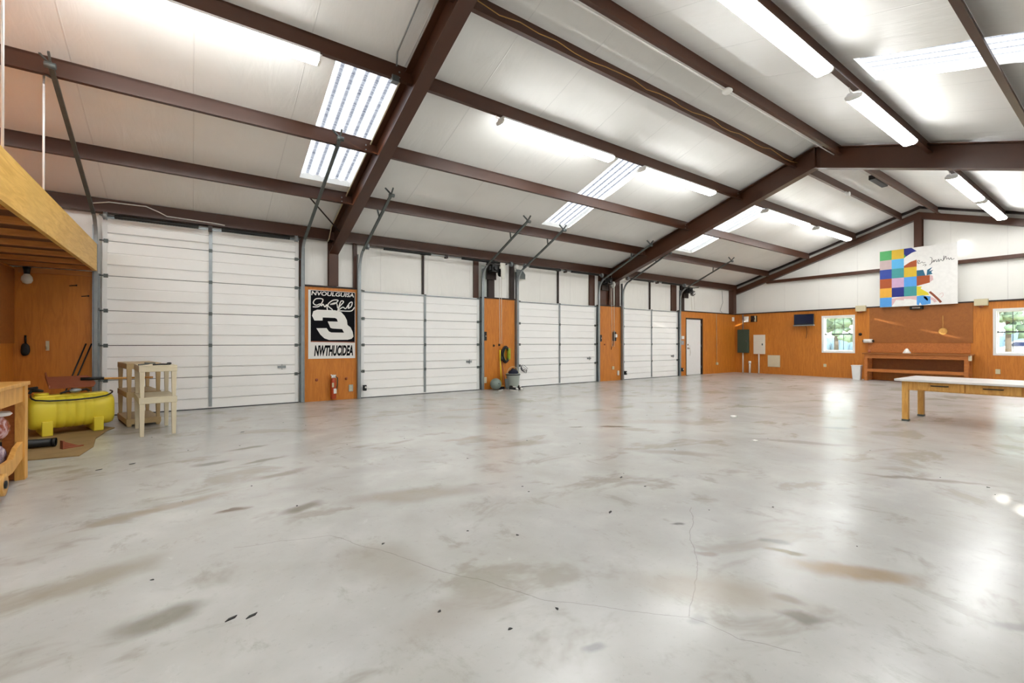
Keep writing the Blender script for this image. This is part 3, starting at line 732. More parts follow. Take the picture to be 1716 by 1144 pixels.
part('base', MB().box(-.04, .04, .0, .05, .05, .09), 'white', ms)
part('lamp_head', MB().lathe([(.02, .05), (.045, .02), (.06, -.06), (.05, -.065)], 'y', (0, 0, .02), 14), 'white', ms)

solo('header_wire', MB().tube([(-1.42, D - .11, 3.66), (-1.2, D - .10, 3.72), (-.7, D - .10, 3.73), (-.52, D - .10, 3.66), (-.40, D - .10, 3.60), (.3, D - .10, 3.585), (.5, D - .10, 3.57)], .010, 6), 'white', 'white cable sagging along the eave beam above the tallest door', 'cable')

# ================================================================== BANNER PANEL (between the two doors beside the nearer frame)
b = thing('banner', 'black racing banner with a big white number 3 on the plywood between two doors', 'banner', (2.03, D - .004, .93))
BW, BH = 1.0, 1.5
part('sheet', MB().box(0, BW, -.003, 0, 0, BH), 'white', b)
part('black_field', MB().box(.05, BW - .012, -.0045, -.003, .365, 1.49), 'bannerblack', b)
lettering('top_lettering', 'NVOULGUISA', .06, .97, 1.385, 1.475, 'white', b, -.006, .15, .02)
mb = MB()
sig = [(.09, 1.13), (.22, 1.15), (.30, 1.30), (.16, 1.31), (.10, 1.22), (.16, 1.17), (.24, 1.2), (.27, 1.16), (.30, 1.2), (.34, 1.14), (.38, 1.19), (.40, 1.06), (.50, 1.08), (.40, 1.18), (.5, 1.29), (.62, 1.30), (.55, 1.22), (.45, 1.2)]
stroke(mb, sig, .022, -.006)
stroke(mb, [(.45, 1.2), (.58, 1.24), (.62, 1.12), (.68, 1.28), (.74, 1.27), (.66, 1.17), (.62, 1.08), (.72, 1.15), (.78, 1.12), (.82, 1.17), (.88, 1.26), (.93, 1.27), (.91, 1.18), (.84, 1.13), (.86, 1.2)], .022, -.006)
stroke(mb, [(.6, 1.07), (.8, 1.065), (.92, 1.08), (.98, 1.16)], .022, -.006)
part('signature', mb, 'white', b)
def u3(px, py): return ((px - 88) / 617 * BW, BH - (py - 140) / 935 * BH)   # banner drawing units
three = [(200, 407), (430, 405), (510, 425), (560, 480), (590, 540), (597, 605), (640, 640), (668, 700), (680, 770), (655, 800), (600, 815), (350, 818), (290, 795), (240, 745), (190, 660), (320, 655), (350, 700), (380, 715), (552, 715), (525, 665), (400, 660), (370, 650), (335, 563), (468, 563), (455, 525), (430, 512), (270, 510), (268, 552), (165, 555), (135, 490), (150, 430)]
mb = MB(); mb.prism([(u3(x, y)[0], -.005, u3(x, y)[1]) for x, y in three], (0, -.0015, 0)); part('number_three', mb, 'white', b)
mb = MB(); stroke(mb, [u3(120, 840), u3(700, 850)], .02, -.0045, .001); part('red_line', mb, 'brownflat', b)
lettering('bottom_lettering', 'NWTHUCIDEA', .12, .95, .055, .295, 'bannerblack', b, -.004, .22, .045)

def extinguisher():
    t = thing('fire_extinguisher', 'red fire extinguisher on a bracket low under the racing banner', 'fire extinguisher', (2.53, D - .085, .04))
    part('cylinder', MB().lathe([(.055, 0), (.06, .02), (.06, .38), (.045, .44), (.02, .47)], 'z', (0, 0, 0), 18), 'red', t)
    part('valve_head', MB().box(-.045, .05, -.025, .025, .46, .51).box(-.06, .06, -.018, .018, .51, .535), 'chrome', t, .006)
    part('hose', MB().tube([(.05, 0, .49), (.09, 0, .46), (.085, -.01, .3), (.075, -.01, .2)], .011, 7), 'black', t)
    part('label_sticker', MB().box(-.04, .0, -.064, -.058, .26, .36), 'beige', t)
    part('tag', MB().box(-.005, .055, -.066, -.060, .12, .23), 'white', t)
    part('bracket', MB().box(-.02, .02, .055, .08, .05, .45), 'blackmetal', t)
extinguisher()

def wallbox(name, label, cat, x, z, w, h, m, rear=False, d=.03, details=None, group=None, screw=True):
    loc = (XR - .002, x, z) if rear else (x, D - .002, z)
    t = thing(name, label, cat, loc, RZR if rear else RZL, group)
    part('body', MB().box(-w / 2, w / 2, -d, 0, -h / 2, h / 2), m, t, min(.004, d / 4))
    if details: details(t, w, h, d)
    return t
def slots(t, w, h, d):
    part('socket_face', MB().box(-w * .2, w * .2, -d - .003, -d, -h * .38, -h * .06).box(-w * .2, w * .2, -d - .003, -d, h * .06, h * .38), 'beige', t)
def toggle(t, w, h, d):
    part('switch_lever', MB().box(-.006, .006, -d - .015, -d, -.012, .014), 'white', t)
wallbox('outlet', 'grey outlet box beside the fire extinguisher panel edge', 'outlet', 2.93, .25, .09, .15, 'bucket', details=slots)
for x, lab in ((2.2, 'small round peg on the plywood below the banner, beside the tallest door'), (2.83, 'small round peg on the plywood below the banner, above the grey outlet box')):
    solo('wall_peg', MB().lathe([(.03, 0), (.032, -.012), (.02, -.035), (.005, -.04)], 'y', (0, 0, 0), 12), 'brownflat', lab, 'peg', (x, D - .002, .47))
def eye(x, s, lab):
    t = thing('safety_sensor', lab, 'sensor', (x, D - .1, .24), 0, 'black door safety sensors')
    part('body', MB().box(-.035, .035, -.05, .03, -.06, .07), 'black', t, .008)
    part('mounting_arm', MB().box(-.012, .012, .03, .072, -.01, .02), 'galv', t)
    part('lens', MB().lathe([(.022, 0), (.018, -.012)], 'y', (.01, -.05, .02), 12), 'white', t)
eye(3.215, 1, 'black safety sensor at the foot of the door beside the banner')
eye(12.12, 1, 'black safety sensor at the foot of the last lower door, telephone panel side')
eye(15.36, 1, 'black safety sensor at the foot of the track beside the walk door')

# ================================================================== COILED CABLE PANEL
wallbox('outlet', 'white outlet low on the panel with the coiled cable', 'outlet', 6.52, .26, .08, .16, 'cream', details=slots)
wallbox('wall_switch', 'black switch on the plywood edge above the grey ball', 'switch', 6.53, 1.46, .07, .24, 'black', details=toggle)
def coil():
    t = thing('cable_coil', 'black and lime green cable coil hanging on the plywood', 'cable coil', (7.17, D - .002, 1.0))
    part('hook', MB().box(-.015, .015, -.08, 0, .12, .15), 'galv', t)
    for k, (ro, m, dy) in enumerate(((.0, 'black', -.03), (.015, 'black', -.055), (-.03, 'olive', -.05), (-.02, 'black', -.08))):
        pts = []
        for i in range(25):
            a = 2 * PI * i / 24
            pts.append(((.115 + ro) * math.sin(a) + (.02 if m == 'olive' else 0), dy + .008 * math.sin(3 * a), -.05 + (.21 + ro) * math.cos(a)))
        part('loop', MB().tube(pts, .024, 8), m, t)
    part('wrap_band', MB().box(.06, .14, -.11, -.01, -.2, .12), 'olive', t, .02)
coil()
for (x, z, lab) in ((6.8, 1.2, 'dark wall hook beside the coiled cable, over the grey ball'), (6.98, 1.22, 'dark wall hook holding the long yellow tool handle')):
    solo('wall_hook', MB().box(-.02, .02, -.012, 0, -.03, .03).tube([(0, -.012, .0), (0, -.05, -.02), (0, -.06, .02)], .008, 6), 'blackmetal', lab, 'hook', (x, D - .002, z))
b_ = thing('ball', 'grey green round ball on the floor against the coiled cable panel', 'ball', (6.72, D - .24, .16))
part('shell', MB().lathe([(.155 * math.sin(PI * i / 16), .155 * math.cos(PI * i / 16)) for i in range(17)], 'z', (0, 0, 0), 26), 'ballgrey', b_)
part('valve', MB().lathe([(.016, -.15), (.014, -.158)], 'y', (.0, 0, .02), 10), 'black', b_)
def tool(name, label, x, lean, top, m, headm, kind):
    t = thing(name, label, 'tool', (x, D - (.12 if kind == 'broom' else .42), 0.0))
    p0, p1 = Vector((0, 0, .06)), Vector((lean, .09 if kind == 'broom' else .24, top))
    part('handle', MB().cyl(p0, p1, .017, n=10), m, t)
    if kind == 'broom':
        part('head', MB().box(-.08, .08, -.03, .03, .06, .10), 'pine', t, .006)
        part('bristles', MB().prism([(-.075, -.03, .06), (.075, -.03, .06), (.085, -.04, .004), (-.085, -.04, .004)], (0, .06, 0)), headm, t)
    else:
        part('blade', MB().prism([(-.055, -.01, .30), (.055, -.01, .30), (.055, -.04, .08), (0, -.05, .01), (-.055, -.04, .08)], (0, .006, 0)), headm, t)
        part('grip', MB().cyl(p1, p1 + Vector((0, .0, .12)), .022, n=10), 'black', t)
tool('broom', 'broom with a yellow handle leaning on the coiled cable panel', 6.985, .01, 1.08, 'yellow', 'navy', 'broom')
tool('shovel', 'shovel with a reddish handle leaning beside the grey ball', 6.945, .0, .78, 'brownflat', 'galv_dark', 'shovel')
bk = thing('bucket', 'pale grey bucket holding dark cloth under the coiled cable', 'bucket', (7.23, D - .33, 0))
part('tub', MB().lathe([(.145, 0.0), (.15, .01), (.19, .42), (.20, .43), (.18, .43), (.14, .02), (.01, .015)], 'z', (0, 0, 0), 22, cap=False), 'bucket', bk)
part('rim', MB().lathe([(.195, .385), (.205, .39), (.205, .41), (.195, .415)], 'z', (0, 0, 0), 22, loop=True), 'black', bk)
part('bail_handle', MB().tube([(.2 * math.cos(PI * i / 12), 0, .40 + .22 * math.sin(PI * i / 12)) for i in range(13)], .007, 6), 'beige', bk)
solo('dark_cloth', MB().blob((0, 0, 0), .125, (1, 1, .95), 3, .18), 'navy', 'bunched dark navy cloth stuffed in the pale grey bucket', 'cloth', (7.23, D - .33, .44))
def shoe(x, y, rz, lab):
    t = thing('sneaker', lab, 'shoe', (x, y, 0.0), rz, 'black and white sneakers by the bucket')
    rings = []
    for i, (yy, w, h) in enumerate(((-.15, .025, .05), (-.13, .042, .07), (-.07, .048, .085), (0, .043, .10), (.06, .040, .125), (.12, .038, .13), (.14, .03, .12))):
        rings.append([(w * math.cos(a), yy, .025 + max(0, math.sin(a)) * (h - .025)) for a in [PI * k / 8 for k in range(9)]])
    part('upper', MB().ring(rings), 'black', t)
    part('sole', MB().prism([(.05 * math.cos(a), .15 * math.sin(a), 0) for a in [2 * PI * k / 16 for k in range(16)]], (0, 0, .026)), 'white', t)
    part('toe_cap', MB().blob((0, -.12, .05), .04, (1, .9, .8), 2, .02), 'white', t)
    part('laces', MB().box(-.02, .02, -.06, .02, .088, .108), 'white', t, .004)
shoe(7.02, D - .66, .2, 'black sneaker with white toe beside the grey ball')
shoe(7.17, D - .74, -.3, 'black sneaker with white toe in front of the bucket')
solo('white_stick', MB().cyl((-.12, -.05, .012), (.1, .08, .012), .012, n=8), 'white', 'short white stick lying on the floor in front of the grey ball', 'stick', (6.72, D - .52, 0))
bs = thing('wooden_crate', 'brown wooden crate sitting behind the sneakers beside the bucket', 'crate', (7.455, D - .12, 0))
part('side', MB().box(-.06, .06, -.1, -.088, 0, .16), 'benchwood', bs); part('side', MB().box(-.06, .06, .088, .1, 0, .16), 'benchwood', bs)
part('side', MB().box(-.06, -.048, -.088, .088, 0, .16), 'benchwood', bs); part('side', MB().box(.048, .06, -.088, .088, 0, .16), 'benchwood', bs)
part('bottom', MB().box(-.048, .048, -.088, .088, 0, .012), 'benchwood', bs)
wc = MB()
for k in range(5):
    wc.tube([(.12 * math.sin(i * .5 + k), -.03 - .015 * k, .06 * math.cos(i * .7 + k) + .03 * k) for i in range(9)], .006, 5)
solo('tangled_wire', wc, 'black', 'tangle of thin black wire on the door beside the bucket', 'wire', (7.80, D - .015, .46))

# ================================================================== TELEPHONE PANEL
t = thing('wall_telephone', 'black and white wall telephone on the narrow plywood panel', 'telephone', (11.66, D - .002, 1.5))
part('cradle', MB().box(-.07, .07, -.05, 0, -.16, .14), 'black', t, .01)
part('handset', MB().box(-.03, .05, -.11, -.05, -.04, .07), 'white', t, .012); part('bell', MB().cyl((-.04, -.05, .14), (-.04, -.05, .18), .03, n=10), 'galv', t)
part('cord', MB().tube([(-.05, -.03, -.16), (-.06, -.03, -.25), (-.14, -.02, -.38), (-.15, -.02, -.45)], .009, 6), 'black', t)
wallbox('outlet', 'round pale outlet on the narrow telephone panel, upper of two', 'outlet', 11.6, .43, .09, .11, 'beige', details=slots)
wallbox('outlet', 'white outlet lowest on the narrow telephone panel', 'outlet', 11.85, .25, .08, .15, 'white', details=slots)
wallbox('wall_switch', 'black switch at the edge of the narrow telephone panel', 'switch', 11.02, 1.43, .06, .22, 'black', details=toggle)
solo('wall_peg', MB().lathe([(.03, 0), (.02, -.03)], 'y', (0, 0, 0), 12), 'brownflat', 'dark peg in the middle of the narrow telephone panel', 'peg', (11.2, D - .002, 1.22))

# ================================================================== CORNER PANEL
wallbox('thermostat', 'white thermostat beside the walk door', 'thermostat', 15.52, 1.48, .15, .12, 'white', d=.04)
wallbox('wall_switch', 'grey double switch plate under the white thermostat', 'switch', 15.52, 1.28, .17, .16, 'galv', d=.02, details=toggle)
wallbox('outlet', 'white outlet at the foot of the thin pale conduit near the corner', 'outlet', 17.92, .41, .13, .10, 'beige', d=.04, details=slots)
solo('conduit', MB().tube([(17.9, D - .02, .47), (17.88, D - .02, 2.49)], .008, 6), 'beige', 'thin pale conduit running up the orange plywood near the corner', 'conduit')
wallbox('motion_sensor', 'small white sensor high in the plywood corner', 'sensor', 19.17, 2.30, .12, .17, 'white', d=.05)
wl_c = [(18.5, D + .09, 3.5), (18.55, D + .09, 3.0), (18.4, D + .09, 2.75), (18.35, D + .09, 2.65), (18.5, D + .09, 2.56)]
solo('loose_wire', MB().tube(wl_c, .006, 5), 'galv_dark', 'thin loose wire dangling on the white lining above the corner outlet', 'wire')

# ================================================================== FAR END WALL
def panel(name, lab, y, z, w, h, m, d, ductz=None, top=None):
    t = thing(name, lab, 'electrical panel', (XR - .002, y, z), RZR)
    part('body', MB().box(-w / 2, w / 2, -d, 0, -h / 2, h / 2), m, t, .006)
    part('panel_door', MB().box(-w / 2 + .03, w / 2 - .03, -d - .008, -d, -h / 2 + .04, h / 2 - .04), m, t, .003)
    part('latch', MB().box(w / 2 - .10, w / 2 - .06, -d - .02, -d - .008, -.04, .04), 'galv_dark', t)
    if ductz is not None: part('conduit', MB().cyl((-.02, -.04, -h / 2), (-.02, -.04, -z + .004), .028, n=10), 'pvc', t)
    if top: part('conduit', MB().cyl((-.02, -.04, h / 2), (-.02, -.04, top - z), .022, n=10), 'galv', t)
panel('breaker_panel', 'dark green electrical panel in the plywood corner', 10.15, 1.35, .47, 1.0, 'green', .10, 0, 2.49)
panel('breaker_panel', 'white electrical panel beside the dark green one', 9.48, 1.21, .45, .80, 'panelwhite', .08, 0)
t = thing('pipe_stub', 'short white pipe rising from the floor between the two electrical panels', 'pipe', (XR - .12, 9.84, 0))
part('pipe', MB().cyl((0, 0, 0), (0, 0, .42), .04, n=12), 'pvc', t)
part('pipe_cap', MB().lathe([(.055, .40), (.055, .50), (.02, .505)], 'z', (0, 0, 0), 14), 'whitepaint', t)
t = thing('access_panel', 'square beige access panel low on the far plywood wall', 'access panel', (XR - .002, 8.92, .53), RZR)
part('cover', MB().box(-.225, .225, -.02, 0, -.225, .225), 'cream', t, .004)
part('border', MB().box(-.24, .24, -.012, 0, .225, .24).box(-.24, .24, -.012, 0, -.24, -.225).box(-.24, -.225, -.012, 0, -.225, .225).box(.225, .24, -.012, 0, -.225, .225), 'beige', t)
wallbox('alarm_box', 'small white box high above the electrical panels', 'box', 10.02, 2.28, .17, .24, 'white', rear=True, d=.08)
t = thing('alarm_bell', 'dark bracketed device high beside the small white box', 'alarm', (XR - .002, 9.72, 2.29), RZR)
part('back_plate', MB().box(-.13, .13, -.02, 0, -.13, .13), 'blackmetal', t)
part('bell_dome', MB().lathe([(.10, -.03), (.09, -.08), (.05, -.11), (.005, -.12)], 'y', (-.01, 0, 0), 18), 'steel_dark', t)
part('side_plate', MB().box(.06, .10, -.08, -.02, -.12, .12), 'beige', t)
t = thing('television', 'small black flat television mounted high between panels and window', 'television', (XR - .002, 7.73, 2.17), RZR)
part('wall_mount', MB().box(-.12, .12, -.03, 0, -.12, .12).box(-.03, .03, -.16, -.03, -.03, .03), 'blackmetal', t)
part('casing', MB().box(-.345, .345, -.22, -.16, -.20, .21), 'black', t, .012)
part('screen', MB().box(-.325, .325, -.224, -.22, -.16, .195), 'screen', t)
part('speaker_bar', MB().box(-.36, .36, -.24, -.15, -.245, -.20), 'galv', t, .01)
part('cord', MB().tube([(.02, -.12, -.2), (.03, -.03, -.34), (.025, -.01, -.55), (.0, -.01, -.72)], .008, 6), 'black', t)
for y, lab in ((5.95, 'beige box light at the top of the plywood beside the first window'), (2.96, 'beige box light at the top of the plywood beside the second window')):
    t = thing('emergency_light', lab, 'wall light', (XR - .032, y, 2.46), RZR, 'beige wall box lights')
    part('body', MB().box(-.15, .15, -.10, 0, -.07, .13), 'beige', t, .01)
    part('lamp_head', MB().lathe([(.05, 0), (.06, -.02), (.03, -.05)], 'z', (0, -.05, -.07), 14), 'bronze' if 'bronze' in M else 'brownflat', t)
wallbox('outlet', 'pale round outlet low under the first window', 'outlet', 7.09, .43, .09, .11, 'beige', rear=True, details=slots)
wallbox('outlet', 'pale outlet low on the plywood under the second window', 'outlet', 2.63, .43, .10, .14, 'beige', rear=True, details=slots)
solo('wall_peg', MB().lathe([(.05, 0), (.05, -.02), (.02, -.05)], 'y', (0, 0, 0), 14), 'blackmetal', 'dark round knob on the plywood between window and pegboard', 'knob', (XR - .002, 5.99, 1.58), RZR)
t = thing('glow_spot', 'small bright glowing oval on the white lining beside the painting', 'lamp', (XR + .078, 3.39, 4.22), RZR)
part('base', MB().box(-.05, .05, -.03, 0, -.12, .12), 'white', t)
part('glow_oval', MB().blob((0, -.05, 0), .10, (.8, .35, 1.7), 1, 0), 'glowspot', t)  # bright spot on the lining, built as a glowing oval

# painting
p = thing('painting', 'large white canvas with a grid of coloured squares, above the workbench', 'painting', (XR - .14, 5.39, 2.49), RZR)
PW, PH = 1.93, 1.90
part('canvas', MB().box(0, PW, 0, .035, 0, PH), PAINT['white'], p)
cols = list(PAINT); mb = MB()
def cell(c, r, k, poly=None):
    x0, z1 = c * .322, PH - r * .316
    pts = poly or [(0, 0), (1, 0), (1, 1), (0, 1)]
    mb.prism([(x0 + q * .322, -.0005, z1 - .316 + w_ * .316) for q, w_ in pts], (0, -.002, 0), cols.index(k))
for r, k in enumerate(('green', 'pinkgrey', 'blue', 'rust', 'orange', 'azure')): cell(0, r, k)
for r, k in enumerate(('yellow', 'sky', 'teal', 'lilac', 'navy')): cell(1, r, k)
cell(1, 5, 'pink', [(0, .85), (1, 1), (1, .6), (.35, .7), (.1, .2), (0, .1)])
cell(2, 0, 'navy', [(.0, 1), (.6, 1), (1, .6), (.65, .5), (.15, .15), (0, .4)])
cell(2, 0, 'green', [(0, 0), (.15, .15), (.1, .35), (0, .4)])
cell(2, 1, 'rust', [(0, .2), (.5, .55), (1, .72), (1, .0), (0, .0)])
for r, k in enumerate(('yellow', 'azure', 'teal')): cell(2, r + 2, k)
cell(2, 5, 'pink', [(0, 1), (1, 1), (1, .55), (.5, .7), (0, .75)])
cell(3, 2, 'petrol', [(0, .0), (.66, .0), (.5, .6), (0, .6)])
cell(3, 2, 'petrol', [(.75, .0), (1.2, .1), (1.1, .3), (1.25, .5), (.95, .4), (1.2, .8), (.8, .55)])
cell(3, 3, 'rust', [(0, 0), (.4, .1), (1, .25), (1, 1), (0, 1)])
cell(3, 3, 'pink', [(1.02, .3), (1.25, .5), (1.22, .9), (1.02, 1)])
cell(3, 4, 'lemon', [(0, 0), (.95, 0), (.85, .25), (.3, .7), (.4, .9), (0, .95)])
cell(3, 5, 'azure', [(0, .1), (.15, 0), (.25, .3), (.4, 0), (1.05, 0.1), (1.05, .85), (.7, .9), (.45, 1), (.0, .95)])
cell(3, 5, 'white', [(.5, .8), (.8, .4), (.9, .55), (.62, .95)])
stroke(mb, [(1.28, .42), (1.38, .30), (1.5, .14), (1.55, .06)], .06, -.0005, .002, cols.index('brown'))
stroke(mb, [(1.30, .22), (1.38, .16), (1.42, .08)], .07, -.0005, .002, cols.index('pink'))
stroke(mb, [(1.5, .3), (1.58, .36), (1.6, .28), (1.55, .22)], .012, -.0005, .002, cols.index('pink'))
part('painted_squares', mb, [PAINT[k] for k in cols], p)
mb = MB()
stroke(mb, [(.98, 1.38), (1.0, 1.46), (1.04, 1.44), (1.0, 1.36), (1.06, 1.37), (1.1, 1.4), (1.13, 1.36), (1.18, 1.38)], .012, -.001, .002)
stroke(mb, [(1.29, 1.52), (1.34, 1.48), (1.33, 1.34), (1.28, 1.28), (1.33, 1.33), (1.39, 1.42), (1.38, 1.35), (1.43, 1.42), (1.45, 1.35), (1.5, 1.43), (1.5, 1.35), (1.55, 1.42)], .012, -.001, .002)
stroke(mb, [(1.55, 1.42), (1.6, 1.36), (1.62, 1.52), (1.61, 1.38), (1.66, 1.5), (1.68, 1.4), (1.72, 1.44), (1.74, 1.38), (1.78, 1.43), (1.8, 1.37), (1.86, 1.4)], .012, -.001, .002)
stroke(mb, [(1.12, 1.28), (1.16, 1.31), (1.2, 1.29), (1.16, 1.25)], .012, -.001, .002)
part('signature', mb, PAINT['ink'], p)
for s in (.3, 1.6): part('hanging_cleat', MB().box(s, s + .05, .035, .125, .1, .14), 'steel_dark', p)
t = thing('hanging_light', 'dark small lamp fixed under the lower edge of the painting', 'lamp', (XR - .004, 4.45, 2.43), RZR)
part('housing', MB().box(-.17, .17, -.10, 0, -.06, .05), 'blackmetal', t, .02)
part('reflector', MB().box(-.10, .10, -.105, -.10, -.03, .02), 'chrome', t)

# pegboard and backsplash rail (part of the end wall)
part('pegboard', MB().box(XR - .018, XR, 3.15, 5.72, 1.27, 2.5), 'plydark', wb)
part('backsplash_board', MB().box(XR - .03, XR, 3.2, 5.76, .95, 1.26), 'benchwood', wb)

# workbench against the end wall
XB = 18.75
wk = thing('workbench', 'long orange wooden workbench with a lower shelf against the far wall', 'workbench', (XB, 4.42, 0), RZR)
L = 1.27
part('top', MB().box(-L - .05, L + .05, -.04, .595, .895, .935), 'plydark', wk, .004)
part('apron', MB().box(-L, L, 0, .04, .76, .895), 'benchwood', wk, .003)
part('apron', MB().box(-L, L, .54, .58, .76, .895), 'benchwood', wk, .003)
for x in (-L, L - .09):
    for y0 in (.04, .45): part('leg', MB().box(x, x + .09, y0, y0 + .09, 0, .895 if y0 > .1 else .76), 'benchwood', wk, .003)
    part('front_post', MB().box(x, x + .09, .0, .04, 0, .76), 'benchwood', wk, .003)
part('shelf_rail', MB().box(-L + .09, L - .09, .0, .04, .30, .40), 'benchwood', wk, .003)
part('shelf', MB().box(-L + .09, L - .09, .04, .58, .36, .39), 'benchwood', wk)
part('back_panel', MB().box(-L + .09, L - .09, .55, .565, .39, .76), 'plydark', wk)
part('end_block', MB().box(L, L + .06, .0, .12, .74, .89), 'cream', wk, .004)
part('center_block', MB().box(-.05, .02, -.012, .0, .77, .89), 'benchwood', wk)
t = thing('paper_roll', 'white paper roll on a dark wall holder at the end of the workbench', 'paper roll', (XR - .09, 5.74, 1.34), RZR)
part('roll', MB().lathe([(.02, -.12), (.07, -.12), (.07, .12), (.02, .12)], 'x', (0, 0, 0), 18, loop=True), 'white', t)
part('holder', MB().box(-.16, -.13, -.02, .085, -.03, .03).box(.13, .16, -.02, .085, -.03, .03).cyl((-.16, 0, 0), (.16, 0, 0), .012, n=8), 'blackmetal', t)
solo('jar', MB().lathe([(.03, 0), (.035, .01), (.035, .07), (.025, .09), (.025, .10)], 'z', (0, 0, 0), 14), 'brownflat', 'small brown jar standing on the end of the workbench under the paper roll', 'jar', (19.0, 5.62, .936))
solo('plastic_dome', MB().lathe([(.11, 0), (.105, .02), (.06, .10), (.03, .15), (.01, .155)], 'z', (0, 0, 0), 18), 'white', 'small white dome sitting in the middle of the workbench top', 'dome', (19.0, 4.62, .936))
t = thing('round_paddle', 'yellow round paddle on a string hanging on the dark pegboard', 'paddle', (XR - .022, 3.82, 1.64), RZR)
part('disc', MB().lathe([(.10, 0), (.10, -.012), (.08, -.016)], 'y', (0, 0, 0), 22), 'pine', t)
part('string', MB().tube([(0, -.006, .09), (0, -.006, .5)], .008, 6), 'pine', t)
part('rim', MB().lathe([(.10, -.002), (.108, -.004), (.108, -.014), (.10, -.016)], 'y', (0, 0, 0), 22, loop=True), 'cable_gold', t)
# waste bin
t = thing('waste_bin', 'white tapered waste bin beside the workbench leg', 'waste bin', (18.85, 5.93, 0), RZR)
rings = []
for wv_, z in ((.105, 0), (.135, .48), (.14, .49), (.128, .49), (.095, .02)):
    rings.append([(wv_ * a, wv_ * b_ * .85, z) for a, b_ in ((-1, -.8), (-.8, -1), (.8, -1), (1, -.8), (1, .8), (.8, 1), (-.8, 1), (-1, .8))])
part('body', MB().ring(rings, cap=True, smooth=False), 'whitepaint', t)
part('rim', MB().ring([[(.142 * a * q, .142 * b_ * .85 * q, z) for a, b_ in ((-1, -.8), (-.8, -1), (.8, -1), (1, -.8), (1, .8), (.8, 1), (-.8, 1), (-1, .8))] for q, z in ((1, .47), (1.03, .475), (1.03, .495), (1, .50), (.97, .495), (.97, .475), (1, .47))], cap=False, smooth=False), 'white', t)

# ================================================================== LOW TABLE
tb = thing('work_table', 'long low wooden table with a white top and drawers, on the open floor', 'table', (9.5, 2.42, 0), RZR)
TL = 2.6
part('tabletop', MB().box(-.04, TL + .04, -.06, 1.12, .655, .69), 'tabletop', tb, .006)
for x in (.04, TL - .12):
    for y0 in (.02, .88): 
        lg = part('leg', MB().box(x, x + .08, y0, y0 + .08, .012, .655), 'pine', tb, .004)
        link('foot_cap', MB().box(x - .004, x + .084, y0 - .004, y0 + .084, 0, .03), 'galv_dark', lg)
part('apron', MB().box(.12, TL - .12, .03, .055, .51, .655), 'pine', tb, .002)
part('apron', MB().box(.12, TL - .12, .92, .945, .51, .655), 'pine', tb, .002)
part('end_apron', MB().box(.055, .08, .10, .88, .51, .655), 'pine', tb, .002)
part('end_apron', MB().box(TL - .08, TL - .055, .10, .88, .51, .655), 'pine', tb, .002)
for xx in (.22, .80, 1.38):
    dr = part('drawer', MB().box(xx, xx + .56, .012, .03, .525, .645), 'pine', tb, .003)
    link('handle', MB().tube([(xx + .18, .012, .6), (xx + .19, -.015, .6), (xx + .37, -.015, .6), (xx + .38, .012, .6)], .009, 6), 'blackmetal', dr)

# ================================================================== LEFT CORNER: shelves, tank, cart
def shelf_unit(loc, rz, L, W, tiers, m, label, feet=0.0):
    t = thing('plastic_shelf', label, 'shelf unit', loc, rz)
    for z in tiers:
        mb = MB().box(-W / 2, W / 2, -L / 2, L / 2, z - .015, z)
        mb.box(-W / 2, W / 2, -L / 2, -L / 2 + .02, z - .085, z - .015).box(-W / 2, W / 2, L / 2 - .02, L / 2, z - .085, z - .015)
        mb.box(-W / 2, -W / 2 + .02, -L / 2 + .02, L / 2 - .02, z - .085, z - .015).box(W / 2 - .02, W / 2, -L / 2 + .02, L / 2 - .02, z - .085, z - .015)
        part('shelf_board', mb, m, t, .004)
    zs = sorted(tiers)
    for sx in (-1, 1):
        for sy in (-1, 1):
            cx, cy = sx * (W / 2 - .035), sy * (L / 2 - .035)
            mb = MB(); lo = 0.0
            for z in zs:
                a, b_ = lo, z - .085
                if b_ - a > .01:
                    mb.ring([[(cx + q * .022, cy + r * .022, a) for q, r in ((-1, -1), (1, -1), (1, 1), (-1, 1))], [(cx + q * .03, cy + r * .03, b_) for q, r in ((-1, -1), (1, -1), (1, 1), (-1, 1))]], smooth=False)
                lo = z
            part('leg', mb, m, t, .004)
    return t
shelf_unit((-.72, 9.45, 0), math.radians(12), .98, .42, [.12, .53, .965], 'tan', 'tan three-tier plastic shelf unit against the tallest garage door')
shelf_unit((-.455, 8.36, 0), math.radians(8), .90, .42, [.53, .965], 'cream', 'cream two-tier plastic shelf stand in front of the tan shelf unit')
solo('pliers', MB().tube([(-.1, -.02, .01), (-.02, 0, .012), (.06, .03, .01)], .011, 6).tube([(-.09, .04, .01), (-.02, 0, .014), (.07, -.01, .012)], .011, 6).blob((.08, .01, .02), .025, (1.2, 1, .7), 1, .1), 'black', 'black pliers lying on the cream plastic shelf stand', 'pliers', (-.36, 8.02, .966))
solo('strap', MB().tube([(-.1, -.3, .008), (0, -.1, .012), (-.05, .1, .01), (.05, .25, .008), (-.08, .38, .01)], .008, 6), 'galv_dark', 'thin dark strap lying along the top of the cream shelf stand', 'strap', (-.52, 8.38, .966))

